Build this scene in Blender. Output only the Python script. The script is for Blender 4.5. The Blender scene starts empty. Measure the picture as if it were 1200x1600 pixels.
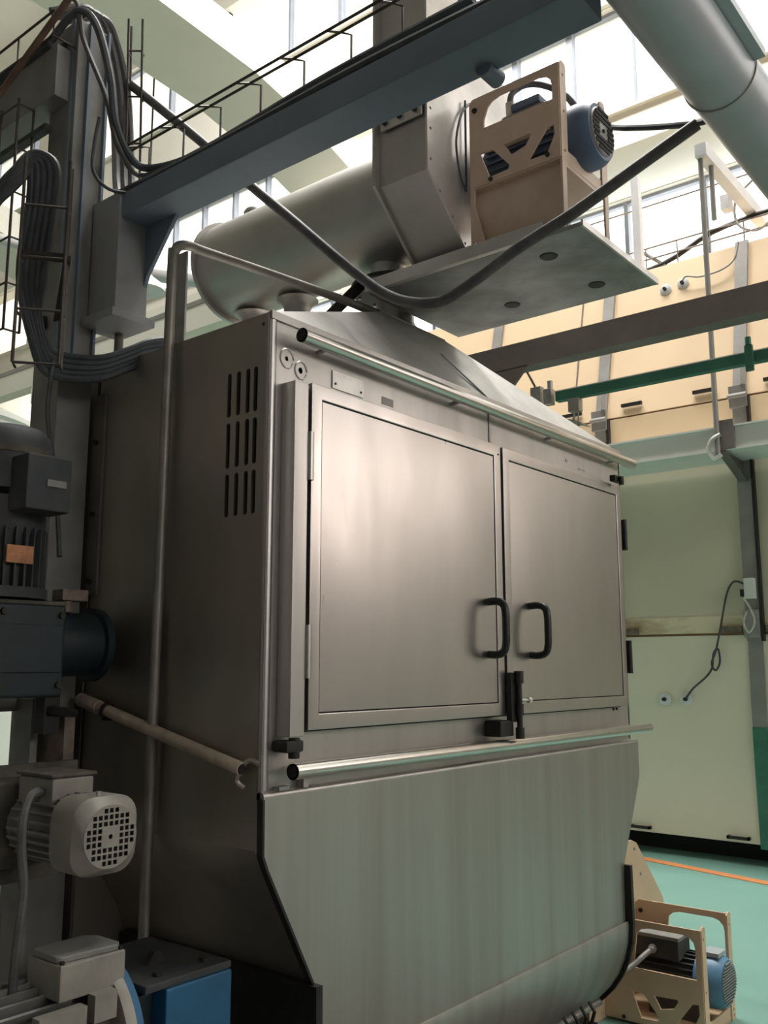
import bpy, bmesh, math, random
from mathutils import Vector, Matrix
random.seed(7)
S = bpy.context.scene
COL = S.collection

# ------------------------------------------------------------------ camera
cam_d = bpy.data.cameras.new('camera'); cam = bpy.data.objects.new('camera', cam_d); COL.objects.link(cam)
cam_d.sensor_fit = 'HORIZONTAL'; cam_d.sensor_width = 36.0; cam_d.lens = 36.0 * 1450 / 1200
cam_d.clip_start = 0.05; cam_d.clip_end = 200
cam.location = (0, 0, 1.6)
cam.rotation_euler = (math.radians(90 + 9.4), 0, math.radians(39.0 - 90))
S.camera = cam
# ------------------------------------------------------------------ daylight
W = bpy.data.worlds.new('daylight'); S.world = W; W.use_nodes = True
W.node_tree.nodes['Background'].inputs[0].default_value = (1.0, 0.98, 0.95, 1)
W.node_tree.nodes['Background'].inputs[1].default_value = 2.7
def area(name, loc, rot, sx, sy, power, col=(1, 1, 1)):
    d = bpy.data.lights.new(name, 'AREA'); d.shape = 'RECTANGLE'; d.size = sx; d.size_y = sy
    d.energy = power; d.color = col
    o = bpy.data.objects.new(name, d); COL.objects.link(o); o.location = loc; o.rotation_euler = rot
    return o
# area lamps added at unseen roof and wall openings to brighten hall and doors
area('added_roof_lamp', (6.4, 4.0, 15.7), (0, 0, 0), 3.4, 11.0, 2300, (1, .98, .95))
area('window_daylight', (3.0, -10.9, 5.2), (math.radians(90), 0, 0), 10.0, 2.6, 150, (1, .93, .86))
area('added_aisle_lamp', (13.9, -8.5, 5.35), (0, math.radians(90), 0), 2.3, 3.6, 95, (1, .80, .70))
# ------------------------------------------------------------------ view
S.view_settings.view_transform = 'Standard'; S.view_settings.look = 'None'
S.view_settings.gamma = 1.0; S.view_settings.exposure = 0.45
S.view_settings.use_curve_mapping = False

# ================================================================== materials
def mat(name, col, rough=.5, metal=0.0, var=.08, scale=6.0, stretch=(1, 1, 1), bump=0.0, col2=None, fac=.5, spec=.5, rvar=0.0, thr=None):
    m = bpy.data.materials.new(name); m.use_nodes = True
    nt = m.node_tree; N = nt.nodes; L = nt.links; b = N['Principled BSDF']
    b.inputs['Roughness'].default_value = rough; b.inputs['Metallic'].default_value = metal
    b.inputs['Specular IOR Level'].default_value = spec
    tc = N.new('ShaderNodeTexCoord'); mp = N.new('ShaderNodeMapping'); mp.inputs['Scale'].default_value = stretch
    L.new(tc.outputs['Object'], mp.inputs[0])
    nz = N.new('ShaderNodeTexNoise'); nz.inputs['Scale'].default_value = scale; nz.inputs['Detail'].default_value = 5
    nz.inputs['Roughness'].default_value = .6
    L.new(mp.outputs[0], nz.inputs['Vector'])
    rp = N.new('ShaderNodeValToRGB'); L.new(nz.outputs['Fac'], rp.inputs[0])
    c2 = col2 or tuple(c * (1 - var * 2) for c in col)
    lo, hi = thr or (.35, .65)
    rp.color_ramp.elements[0].position = lo; rp.color_ramp.elements[1].position = hi
    rp.color_ramp.elements[0].color = (*c2, 1); rp.color_ramp.elements[1].color = (*col, 1)
    L.new(rp.outputs[0], b.inputs['Base Color'])
    if rvar:
        mr = N.new('ShaderNodeMapRange'); mr.inputs[1].default_value = .3; mr.inputs[2].default_value = .7
        mr.inputs[3].default_value = rough + rvar; mr.inputs[4].default_value = rough - rvar
        L.new(nz.outputs['Fac'], mr.inputs[0]); L.new(mr.outputs[0], b.inputs['Roughness'])
    if bump:
        bp = N.new('ShaderNodeBump'); bp.inputs['Strength'].default_value = bump; bp.inputs['Distance'].default_value = .01
        L.new(nz.outputs['Fac'], bp.inputs['Height']); L.new(bp.outputs[0], b.inputs['Normal'])
    return m
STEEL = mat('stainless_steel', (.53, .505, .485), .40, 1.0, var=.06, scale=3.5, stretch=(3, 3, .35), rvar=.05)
STEEL_DOOR = mat('stainless_door_sheet', (.56, .53, .51), .31, 1.0, var=.04, scale=2.2, stretch=(2, 2, .6), rvar=.04, bump=.02)
STEEL_SKIRT = mat('stained_stainless', (.46, .45, .42), .46, 1.0, var=.12, scale=2.6, stretch=(4, 1, .16), rvar=.05, col2=(.38, .36, .325), thr=(.3, .7))
STEEL_SIDE = mat('brownish_stainless_side', (.45, .41, .36), .48, .9, var=.12, scale=2.0, stretch=(1, 1, .5), rvar=.05)  # stainless, slightly darker and browner than the front
STEEL_ROOF = mat('dusty_stainless_roof', (.56, .54, .51), .5, .6, var=.16, scale=2.4, bump=.03, rvar=.06)
STEEL_DUCT = mat('dull_stainless_duct', (.56, .535, .51), .45, .85, var=.1, scale=2.0, rvar=.06)
STEEL_PALE = mat('bright_stainless', (.74, .70, .67), .42, .8, var=.14, scale=3.0, rvar=.06)
DIRTY_PLATE = mat('oily_steel_plate', (.38, .39, .39), .46, .6, var=.2, scale=4.0, stretch=(1.2, 1, 1), rvar=.08, col2=(.25, .245, .235))
TUBE = mat('polished_tube', (.66, .63, .59), .28, 1.0, var=.05, scale=8)
PIPE_DULL = mat('dull_grey_pipe_steel', (.30, .28, .25), .5, .6, var=.12, scale=9)
GALV = mat('galvanised_steel', (.48, .47, .45), .45, .8, var=.12, scale=12)
DARK = mat('dark_gap', (.012, .012, .011), .8, 0, var=.1)
RUBBER = mat('black_rubber_grip', (.012, .016, .014), .38, 0, var=.1)
BLACK_IRON = mat('blackened_iron', (.035, .032, .028), .5, .3, var=.2, scale=20)
BEAM = mat('blue_beam_paint_with_glare', (.20, .25, .31), .5, .1, var=.1, scale=3)  # blue-grey paint, lightened to hold the lens glare over the beam
POST = mat('grey_post_paint', (.36, .37, .38), .5, .15, var=.1, scale=3)
COLUMN = mat('dusty_grey_column_paint', (.27, .265, .25), .6, .2, var=.18, scale=3)
PANEL = mat('dull_brown_side_panel', (.16, .15, .13), .6, .2, var=.15, scale=3)
CABLE = mat('dusty_dark_cable', (.075, .085, .095), .6, 0, var=.25, scale=9)
CABLE_G = mat('grey_conduit_sheath', (.12, .115, .115), .5, 0, var=.25, scale=14)
WIRE = mat('rusty_wire', (.085, .07, .058), .55, .5, var=.2, scale=18)
DRIP = mat('beige_drip_pipe_paint', (.56, .46, .37), .6, 0, var=.2, scale=10)
STAIN = mat('rust_stained_cream_sill', (.80, .68, .48), .5, 0, scale=1.6, stretch=(1, 1, 3), col2=(.40, .27, .15), thr=(.30, .52))
RUST = mat('rusty_rod', (.17, .10, .07), .6, .2, var=.2, scale=18)
BEIGE = mat('beige_bracket_paint', (.66, .50, .385), .5, 0, var=.08, scale=7, col2=(.55, .40, .30), thr=(.2, .55))
BEIGE2 = mat('clean_beige_paint', (.70, .50, .33), .45, 0, var=.05, scale=7)
BLUEM = mat('blue_motor_paint', (.10, .15, .24), .5, 0, var=.15, scale=5)
BLUEM2 = mat('bright_blue_motor_paint', (.10, .23, .36), .42, 0, var=.1, scale=5)
BLUEG = mat('blue_gearbox_paint', (.018, .13, .27), .5, 0, var=.12, scale=6)
TEAL = mat('dark_teal_gearbox_paint', (.012, .024, .03), .5, 0, var=.2, scale=6)
DUST = mat('thick_brown_dust', (.135, .12, .10), .9, 0, var=.3, scale=9, bump=.15)
DUSTY_BLACK = mat('dusty_black_motor', (.06, .06, .06), .65, 0, var=.35, scale=8, col2=(.028, .035, .04))
ALU = mat('dusty_aluminium_paint', (.34, .32, .285), .5, .15, var=.15, scale=7)
ALU2 = mat('grey_motor_casing_paint', (.27, .265, .25), .55, .15, var=.15, scale=7)
CREAM = mat('warm_cream_panel_paint', (.82, .615, .40), .5, 0, var=.03, scale=1.2, spec=.35)
CREAM_MID = mat('greenish_cream_panel_paint', (.68, .61, .46), .5, 0, var=.03, scale=1.2, spec=.35)
CREAM_LOW = mat('pale_cream_panel_paint', (.82, .735, .585), .45, 0, var=.03, scale=1.2, spec=.35)
PALE = mat('pale_grey_green_paint', (.76, .77, .72), .5, 0, var=.04, scale=3)
STRAP = mat('grey_strap_steel', (.34, .32, .30), .5, .3, var=.1, scale=4)
BRAUN = mat('brown_grey_beam_paint', (.19, .165, .15), .55, .1, var=.12, scale=4)
GREEN = mat('green_pipe_paint', (.05, .20, .135), .5, 0, var=.15, scale=9)
PIPEBLUE = mat('pale_blue_duct_paint', (.44, .48, .51), .38, .2, var=.06, scale=3)
WHITE = mat('white_trim_paint', (.75, .73, .74), .5, 0, var=.04, scale=4)
WALL = mat('cream_wall_paint', (.87, .82, .73), .85, 0, var=.03, scale=.7)
CONC = mat('grey_concrete_paint', (.76, .74, .66), .85, 0, var=.03, scale=.6)
SHED = mat('dark_cladding', (.10, .095, .085), .8, 0, var=.15, scale=1.5)
FLOOR = mat('green_epoxy_floor', (.185, .35, .30), .4, 0, var=.05, scale=1.5, spec=.4)
ADDED_FLOOR = mat('added_grey_floor', (.13, .123, .112), .6, 0, var=.12, scale=1.2)  # unseen grey floor zone, added to cut the floor's green bounce light
ORANGE = mat('orange_line_paint', (.72, .27, .10), .5, 0, var=.05)
LABEL = mat('orange_sticker', (.60, .24, .10), .5, 0, var=.2, scale=30)
PLATE = mat('bare_metal_tag', (.80, .78, .74), .4, .6, var=.1, scale=20)
ALLOY_FRAME = mat('window_frame_alloy', (.34, .36, .42), .5, .2, var=.05)
BROWN = mat('brown_pipe', (.25, .19, .15), .55, .1, var=.25, scale=14)
GLASS = bpy.data.materials.new('window_glass'); GLASS.use_nodes = True
_n = GLASS.node_tree.nodes; _l = GLASS.node_tree.links; _n.clear()
_o = _n.new('ShaderNodeOutputMaterial'); _t = _n.new('ShaderNodeBsdfTransparent'); _g = _n.new('ShaderNodeBsdfGlossy')
_m = _n.new('ShaderNodeMixShader'); _m.inputs[0].default_value = .06; _g.inputs[1].default_value = .05
_t.inputs[0].default_value = (.95, .97, .97, 1)
_l.new(_t.outputs[0], _m.inputs[1]); _l.new(_g.outputs[0], _m.inputs[2]); _l.new(_m.outputs[0], _o.inputs[0])

# ================================================================== mesh builders
class M:
    def __init__(s): s.v = []; s.f = []
    def add(s, vs, fs):
        n = len(s.v); s.v += [tuple(v) for v in vs]; s.f += [tuple(n + i for i in f) for f in fs]; return s
    def box(s, x0, x1, y0, y1, z0, z1):
        return s.add([(x0, y0, z0), (x1, y0, z0), (x1, y1, z0), (x0, y1, z0), (x0, y0, z1), (x1, y0, z1), (x1, y1, z1), (x0, y1, z1)],
                     [(0, 3, 2, 1), (4, 5, 6, 7), (0, 1, 5, 4), (1, 2, 6, 5), (2, 3, 7, 6), (3, 0, 4, 7)])
    def bar(s, p, q, w, h, up=(0, 0, 1)):                     # rectangular bar from p to q
        p = Vector(p); q = Vector(q); d = (q - p).normalized(); u = Vector(up)
        a = d.cross(u)
        if a.length < 1e-4: a = d.cross(Vector((1, 0, 0)))
        a.normalize(); b = a.cross(d)
        vs = [c + a * i * w / 2 + b * j * h / 2 for c in (p, q) for i, j in ((-1, -1), (1, -1), (1, 1), (-1, 1))]
        return s.add(vs, [(3, 2, 1, 0), (4, 5, 6, 7), (0, 1, 5, 4), (1, 2, 6, 5), (2, 3, 7, 6), (3, 0, 4, 7)])
    def tube(s, pts, r, seg=8, cap=True, smooth=0, closed=False):
        P = [Vector(p) for p in pts]
        if smooth: P = catmull(P, smooth)
        n = len(P); rings = []
        t0 = (P[1] - P[0]).normalized(); u = t0.orthogonal().normalized()
        for i in range(n):
            t = (P[min(i + 1, n - 1)] - P[max(i - 1, 0)]).normalized()
            u = (u - t * u.dot(t)).normalized(); w = t.cross(u)
            rr = r[i] if isinstance(r, (list, tuple)) else r
            rings.append([P[i] + (u * math.cos(2 * math.pi * k / seg) + w * math.sin(2 * math.pi * k / seg)) * rr for k in range(seg)])
        vs = [v for ring in rings for v in ring]; fs = []
        for i in range(n - 1):
            for k in range(seg):
                a = i * seg + k; b = i * seg + (k + 1) % seg
                fs.append((a, b, b + seg, a + seg))
        if cap: fs += [tuple(range(seg))[::-1], tuple(range((n - 1) * seg, n * seg))]
        return s.add(vs, fs)
    def cyl(s, p, q, r, r2=None, seg=24, cap=True):
        return s.tube([p, q], [r, r if r2 is None else r2], seg, cap)
    def lathe(s, prof, base, axis, seg=28):                   # prof: (distance along axis, radius)
        B = Vector(base); A = Vector(axis).normalized(); u = A.orthogonal().normalized(); w = A.cross(u)
        vs = [B + A * d + (u * math.cos(2 * math.pi * k / seg) + w * math.sin(2 * math.pi * k / seg)) * r for d, r in prof for k in range(seg)]
        fs = []
        for i in range(len(prof) - 1):
            for k in range(seg):
                a = i * seg + k; b = i * seg + (k + 1) % seg
                fs.append((a, b, b + seg, a + seg))
        fs += [tuple(range(seg))[::-1], tuple(range((len(prof) - 1) * seg, len(prof) * seg))]
        return s.add(vs, fs)
    def prism(s, out, ax, a, b):                              # outline in the other two axes, pushed along ax from a to b
        n = len(out)
        mk = {'X': lambda u, v, w: (w, u, v), 'Y': lambda u, v, w: (u, w, v), 'Z': lambda u, v, w: (u, v, w)}[ax]
        return s.add([mk(u, v, a) for u, v in out] + [mk(u, v, b) for u, v in out],
                     [tuple(range(n))[::-1], tuple(range(n, 2 * n))] + [(i, (i + 1) % n, n + (i + 1) % n, n + i) for i in range(n)])
    def sheet(s, prof, ax, a, b, th, flip=1):                 # open profile extruded and given thickness
        n = len(prof); off = []
        for i in range(n):
            p0 = prof[max(i - 1, 0)]; p1 = prof[min(i + 1, n - 1)]
            dx, dy = p1[0] - p0[0], p1[1] - p0[1]; l = math.hypot(dx, dy)
            off.append((prof[i][0] - dy / l * th * flip, prof[i][1] + dx / l * th * flip))
        return s.prism(list(prof) + off[::-1], ax, a, b)
    def plate(s, out, holes, ax, a, b):                       # flat plate with real holes
        cu = bpy.data.curves.new('tmp', 'CURVE'); cu.dimensions = '2D'; cu.fill_mode = 'BOTH'; cu.extrude = abs(b - a) / 2
        for loop in [out] + holes:
            sp = cu.splines.new('POLY'); sp.points.add(len(loop) - 1); sp.use_cyclic_u = True
            for p, q in zip(sp.points, loop): p.co = (q[0], q[1], 0, 1)
        o = bpy.data.objects.new('tmp', cu); me = bpy.data.meshes.new_from_object(o)
        c = (a + b) / 2
        mk = {'X': lambda v: (c + v.z, v.x, v.y), 'Y': lambda v: (v.x, c + v.z, v.y), 'Z': lambda v: (v.x, v.y, c + v.z)}[ax]
        s.add([mk(v.co) for v in me.vertices], [tuple(p.vertices) for p in me.polygons])
        bpy.data.objects.remove(o); bpy.data.curves.remove(cu); bpy.data.meshes.remove(me)
        return s
def catmull(P, k):
    out = []
    n = len(P)
    for i in range(n - 1):
        p0, p1, p2, p3 = P[max(i - 1, 0)], P[i], P[i + 1], P[min(i + 2, n - 1)]
        for j in range(k):
            t = j / k
            out.append(.5 * ((2 * p1) + (p2 - p0) * t + (2 * p0 - 5 * p1 + 4 * p2 - p3) * t * t + (3 * p1 - p0 - 3 * p2 + p3) * t ** 3))
    return out + [P[-1]]
def rrect(u0, u1, v0, v1, r, n=5):
    o = []
    for cu, cv, a0 in ((u1 - r, v1 - r, 0), (u0 + r, v1 - r, 90), (u0 + r, v0 + r, 180), (u1 - r, v0 + r, 270)):
        for i in range(n + 1):
            a = math.radians(a0 + 90 * i / n); o.append((cu + r * math.cos(a), cv + r * math.sin(a)))
    return o
def circ(u, v, r, n=12): return [(u + r * math.cos(2 * math.pi * i / n), v + r * math.sin(2 * math.pi * i / n)) for i in range(n)]
def link(o, label=None, cat=None, group=None, kind=None):
    for k, v in (('label', label), ('category', cat), ('group', group), ('kind', kind)):
        if v: o[k] = v
    return o
def mesh_of(name, m, material, bevel=0.0, smooth=True, pivot=(0, 0, 0)):
    me = bpy.data.meshes.new(name); pv = Vector(pivot)
    me.from_pydata([tuple(Vector(v) - pv) for v in m.v], [], m.f)
    bm = bmesh.new(); bm.from_mesh(me)
    bmesh.ops.remove_doubles(bm, verts=bm.verts, dist=1e-6)
    bmesh.ops.recalc_face_normals(bm, faces=bm.faces)
    if bevel:
        es = [e for e in bm.edges if len(e.link_faces) == 2 and e.calc_face_angle(0) > math.radians(40)]
        bmesh.ops.bevel(bm, geom=es, offset=bevel, segments=2, affect='EDGES', clamp_overlap=True, profile=.5)
    bm.to_mesh(me); bm.free()
    if smooth:
        me.shade_smooth(); me.set_sharp_from_angle(angle=math.radians(38))
    me.materials.append(material)
    return me
def thing(name, label, cat, loc, group=None, kind=None):
    o = bpy.data.objects.new(name, None); COL.objects.link(o); o.location = loc; o.empty_display_size = .1
    return link(o, label, cat, group, kind)
def world_loc(o):
    v = Vector(o.location); p = o.parent
    while p: v += Vector(p.location); p = p.parent
    return v
def part(name, m, material, parent, bevel=0.0, smooth=True, label=None, kind=None):
    pv = world_loc(parent)
    me = mesh_of(name, m, material, bevel, smooth, pv)
    o = bpy.data.objects.new(name, me); COL.objects.link(o); o.parent = parent
    if bevel: o.modifiers.new('flat_normals', 'WEIGHTED_NORMAL').keep_sharp = True
    return link(o, label, None, None, kind)
def solo(name, m, material, label=None, cat=None, group=None, kind=None, bevel=0.0, smooth=True):
    xs = list(zip(*m.v)); pv = ((min(xs[0]) + max(xs[0])) / 2, (min(xs[1]) + max(xs[1])) / 2, min(xs[2]))
    me = mesh_of(name, m, material, bevel, smooth, pv)
    o = bpy.data.objects.new(name, me); COL.objects.link(o); o.location = pv
    if bevel: o.modifiers.new('flat_normals', 'WEIGHTED_NORMAL').keep_sharp = True
    return link(o, label, cat, group, kind)
def copy_part(src, parent, delta):                            # same mesh, moved
    o = src.copy(); COL.objects.link(o); o.parent = parent; o.location = Vector(src.location) + Vector(delta); return o

# ================================================================== the hall
fl_ = solo('floor', M().box(-5, 15, -11, 24, -.2, 0), FLOOR, kind='structure')
part('added_floor_zone', M().box(-5, 4.0, -11, 8, 0, .004), ADDED_FLOOR, fl_, smooth=False)  # added out of view, dulls light bounced up onto the steel
part('added_floor_zone', M().box(4.0, 15, -11, -2.8, 0, .004), ADDED_FLOOR, fl_, smooth=False)
solo('floor_line', M().bar((8.0, 4.6, .003), (6.2, -2.6, .003), .10, .006), ORANGE, 'orange line painted along the green floor before the cream vessel', 'floor line')
WX = 11.0
def wall_piece(name, *b, m=WALL): return solo(name, M().box(*b), m, kind='structure', smooth=False)
wf = solo('wall_far', M().box(WX, WX + .3, -11, 24, 8.74, 9.05).box(WX, WX + .3, -11, 24, 10.65, 12.75).box(WX, WX + .3, -11, 24, 14.6, 16)
          .box(WX, WX + .3, 19.4, 19.8, 9.0, 14.7), WALL, kind='structure', smooth=False)
part('wall_lip', M().box(WX - .07, WX, -11, 24, 9.0, 9.06).box(WX - .08, WX, -11, 24, 10.66, 10.78).box(WX - .06, WX, -11, 24, 12.68, 12.75), CONC, wf, smooth=False)
solo('wall_aisle', M().box(14, 14.3, -6.6, 24, 0, 7.5).box(14, 14.3, -12, -6.6, 0, 4.2).box(14, 14.3, -12, -6.6, 6.55, 7.5).box(14, 14.3, -12, -10.4, 4.2, 6.55).box(14, 14.3, -11, 24, 9.42, 10.4), WALL, kind='structure', smooth=False)
solo('trim_1', M().add([(WX - .01, -11, 8.5), (WX - .01, 24, 8.5), (14.2, 24, 9.5), (14.2, -11, 9.5), (WX - .01, -11, 8.75), (WX - .01, 24, 8.75), (14.2, 24, 9.75), (14.2, -11, 9.75)],
     [(0, 3, 2, 1), (4, 5, 6, 7), (0, 1, 5, 4), (1, 2, 6, 5), (2, 3, 7, 6), (3, 0, 4, 7)]), CONC, kind='structure', smooth=False)
solo('wall_back', M().box(-5, 15, 24, 24.3, 0, 16), WALL, kind='structure', smooth=False)
solo('wall_left', M().box(-5.3, -5, -11, 24, 0, 16), SHED, kind='structure', smooth=False)
solo('wall_near', M().box(-5, 15, -11.3, -11, 0, 3.8).box(-5, 15, -11.3, -11, 6.7, 16).box(-5, -2.1, -11.3, -11, 3.8, 6.7).box(8.1, 15, -11.3, -11, 3.8, 6.7), SHED, kind='structure', smooth=False)
solo('ceiling', M().box(-5, 4.6, -11, 24, 16, 16.3).box(8.2, 15, -11, 24, 16, 16.3).box(4.6, 8.2, -11, -1.6, 16, 16.3).box(4.6, 8.2, 9.6, 24, 16, 16.3), CONC, kind='structure', smooth=False)
def rib(name, y0, y1):
    lo = [(-5, 10.5), (4.5, 10.6), (6.9, 10.57), (8.7, 10.46), (9.6, 10.27), (10.3, 10.04), (11.0, 9.80)]
    hi = [(x, z + .62) for x, z in lo]
    return solo(name, M().prism(lo + hi[::-1], 'Y', y0, y1), CONC, kind='structure', smooth=False)
rib('trim_2', 9.54, 10.92)
rib('trim_3', 17.4, 18.8)
def band(idx, x, y0, y1, z0, z1, pitch, w=.05, side=1):
    w_ = thing('window_%d' % idx, None, None, (x + .15, (y0 + y1) / 2, z0), kind='structure')
    part('frame', M().box(x + .10, x + .2, y0, y1, z0, z0 + .06).box(x + .10, x + .2, y0, y1, z1 - .05, z1).box(x + .10, x + .2, y0, y0 + .05, z0, z1).box(x + .10, x + .2, y1 - .05, y1, z0, z1), ALLOY_FRAME, w_, smooth=False)
    y = y0 + pitch; ys = [y0]
    mu = None; pa = None
    while y < y1 - .1:
        if mu is None: mu = part('mullion', M().box(x + .09, x + .21, y - w, y + w, z0, z1), ALLOY_FRAME, w_, smooth=False); ym = y
        else: copy_part(mu, w_, (0, y - ym, 0))
        ys.append(y); y += pitch
    for yy in ys:
        if pa is None: pa = part('pane', M().box(x + .146, x + .152, yy, min(yy + pitch, y1), z0, z1), GLASS, w_, smooth=False)
        elif yy + pitch <= y1 + .02: copy_part(pa, w_, (0, yy - ys[0], 0))
    return w_
band(1, WX, -3.5, 9.1, 9.05, 10.65, .905, .045)
band(2, WX, 10.9, 19.4, 9.05, 10.65, .90, .03)
band(3, WX, 5.0, 11.3, 12.75, 14.6, 1.25, .04)
band(4, WX, 13.0, 22.0, 12.75, 14.6, 1.8, .04)
band(8, 14.0, -10.4, -6.6, 4.2, 6.55, .95, .04)  # unseen window, shaped to give the bright reflection on the left door
band(5, 14.0, -2.0, 20.0, 7.5, 9.42, 1.35, .035)
wn = thing('window_6', None, None, (3.0, -11.1, 3.8), kind='structure')  # unseen window behind the camera, put in to light the cabinet front
part('frame', M().box(-2.1, 8.1, -11.2, -11.1, 3.8, 3.88).box(-2.1, 8.1, -11.2, -11.1, 6.62, 6.7).box(-2.1, -2.02, -11.2, -11.1, 3.8, 6.7).box(8.02, 8.1, -11.2, -11.1, 3.8, 6.7), ALLOY_FRAME, wn, smooth=False)
mu = part('mullion', M().box(-.14, -.06, -11.2, -11.1, 3.8, 6.7), ALLOY_FRAME, wn, smooth=False)
pa = part('pane', M().box(-2.1, -.1, -11.155, -11.15, 3.8, 6.7), GLASS, wn, smooth=False)
for i in range(1, 5):
    if i < 4: copy_part(mu, wn, (2.05 * i, 0, 0))
    copy_part(pa, wn, (2.05 * i, 0, 0))
wr = thing('window_7', None, None, (6.4, 4.0, 16.1), kind='structure')  # unseen rooflight opening, placed to light the vessel from above
part('frame', M().box(4.6, 8.2, -1.6, -1.5, 16, 16.2).box(4.6, 8.2, 9.5, 9.6, 16, 16.2).box(4.6, 4.7, -1.6, 9.6, 16, 16.2).box(8.1, 8.2, -1.6, 9.6, 16, 16.2), ALLOY_FRAME, wr, smooth=False)
part('pane', M().box(4.6, 8.2, -1.6, 9.6, 16.1, 16.11), GLASS, wr, smooth=False)

# ================================================================== the stainless cabinet
X0, X1, Y0, Y1, ZT = 1.815, 4.17, 1.9, 2.76, 2.632
cab = thing('process_cabinet', 'large stainless steel machine cabinet with two doors and a pyramid roof', 'machine cabinet', (2.99, 2.33, 0))
# front wall around the door opening
part('front_panel', M().plate([(X0, 1.2), (X1, 1.2), (X1, ZT), (X0, ZT)], [circ(1.885, 2.505, .007), circ(1.945, 2.483, .009)], 'Y', Y0, Y0 + .012), STEEL, cab, bevel=.003)
part('corner_fold', M().cyl((X0 + .014, Y0 + .010, 1.1), (X0 + .014, Y0 + .010, ZT), .016, seg=16), STEEL, cab)
# side wall with twelve real slots
slots = []
for r_, (za, zb) in enumerate(((2.338, 2.475), (2.180, 2.320), (2.033, 2.163))):
    for yc in (2.073, 2.032, 1.991, 1.958):
        slots.append(rrect(yc - .009, yc + .009, za, zb, .0085, 4))
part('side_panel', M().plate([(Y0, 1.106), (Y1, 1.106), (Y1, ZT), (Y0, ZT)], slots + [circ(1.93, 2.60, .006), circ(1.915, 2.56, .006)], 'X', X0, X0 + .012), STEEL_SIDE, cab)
part('vent_backing', M().box(X0 + .06, X0 + .07, 1.93, 2.11, 1.99, 2.51), DARK, cab, smooth=False)
part('side_panel', M().box(X1 - .012, X1, Y0, Y1, 1.106, ZT), STEEL, cab)
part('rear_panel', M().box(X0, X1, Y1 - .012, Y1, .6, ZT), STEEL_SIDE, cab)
# the hopper below: side walls lean in
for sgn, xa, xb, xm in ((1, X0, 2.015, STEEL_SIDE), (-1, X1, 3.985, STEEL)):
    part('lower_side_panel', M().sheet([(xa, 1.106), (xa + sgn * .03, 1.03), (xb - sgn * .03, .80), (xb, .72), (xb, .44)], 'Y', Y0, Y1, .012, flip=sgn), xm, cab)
# roof: four sloping sheets up to the outlet neck
A = [(2.72, 2.21, 2.985), (3.15, 2.21, 2.985), (3.15, 2.47, 2.985), (2.72, 2.47, 2.985)]
Bc = [(X0, Y0, ZT), (X1, Y0, ZT), (X1, Y1, ZT), (X0, Y1, ZT)]
for i in range(4):
    j = (i + 1) % 4
    q = [Vector(Bc[i]), Vector(Bc[j]), Vector(A[j]), Vector(A[i])]
    nn = (q[1] - q[0]).cross(q[3] - q[0]).normalized() * .008
    part('roof_sheet', M().add(q + [p - nn for p in q], [(0, 1, 2, 3), (7, 6, 5, 4), (0, 4, 5, 1), (1, 5, 6, 2), (2, 6, 7, 3), (3, 7, 4, 0)]), STEEL_ROOF, cab, smooth=False)
part('roof_cap', M().box(2.72, 3.15, 2.21, 2.47, 2.975, 2.99), STEEL_ROOF, cab)
part('roof_fold_lip', M().box(X0, X1 + .005, Y0 - .008, Y0 + .004, ZT - .022, ZT + .004), STEEL, cab, bevel=.002)
part('roof_seam', M().bar((2.90, 2.055, 2.826), (3.0, 1.905, 2.641), .012, .006, up=(0, -.6, .8)).box(2.994, 3.006, Y0 - .004, Y0, 2.46, 2.61), GALV, cab)
# rails
for nm, z, xa, xb in (('upper_rail', 2.571, 1.895, 4.215), ('lower_rail', 1.312, 1.885, 4.27)):
    rl = part(nm, M().lathe([(0, .022), (0, .017), (.012, .017), (.012, .022)], (xa, Y0 - .05, z), (1, 0, 0), 20).cyl((xa + .004, Y0 - .05, z), (xb, Y0 - .05, z), .022, seg=20), TUBE, cab)
    part('rail_mouth', M().cyl((xa - .001, Y0 - .05, z), (xa + .004, Y0 - .05, z), .0175, seg=16), DARK, rl)
    for xx in (2.02, 2.75, 3.45, 4.05):
        part('rail_bracket', M().cyl((xx, Y0, z - .012), (xx, Y0 - .045, z - .006), .008, seg=8), STEEL, rl)
# left post beside the door
part('door_post', M().box(1.868, 1.925, Y0 - .055, Y0, 1.405, 2.425), STEEL, cab, bevel=.003)
for xx, zz in ((1.865, 1.392),):
    cl = part('post_foot_clip', M().box(xx - .012, xx + .055, Y0 - .06, Y0, zz - .028, zz + .004), BLACK_IRON, cab, bevel=.006)
    part('bolt', M().cyl((xx + .03, Y0 - .045, zz - .045), (xx + .03, Y0 - .045, zz + .01), .016, seg=12), BLACK_IRON, cl)
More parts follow.
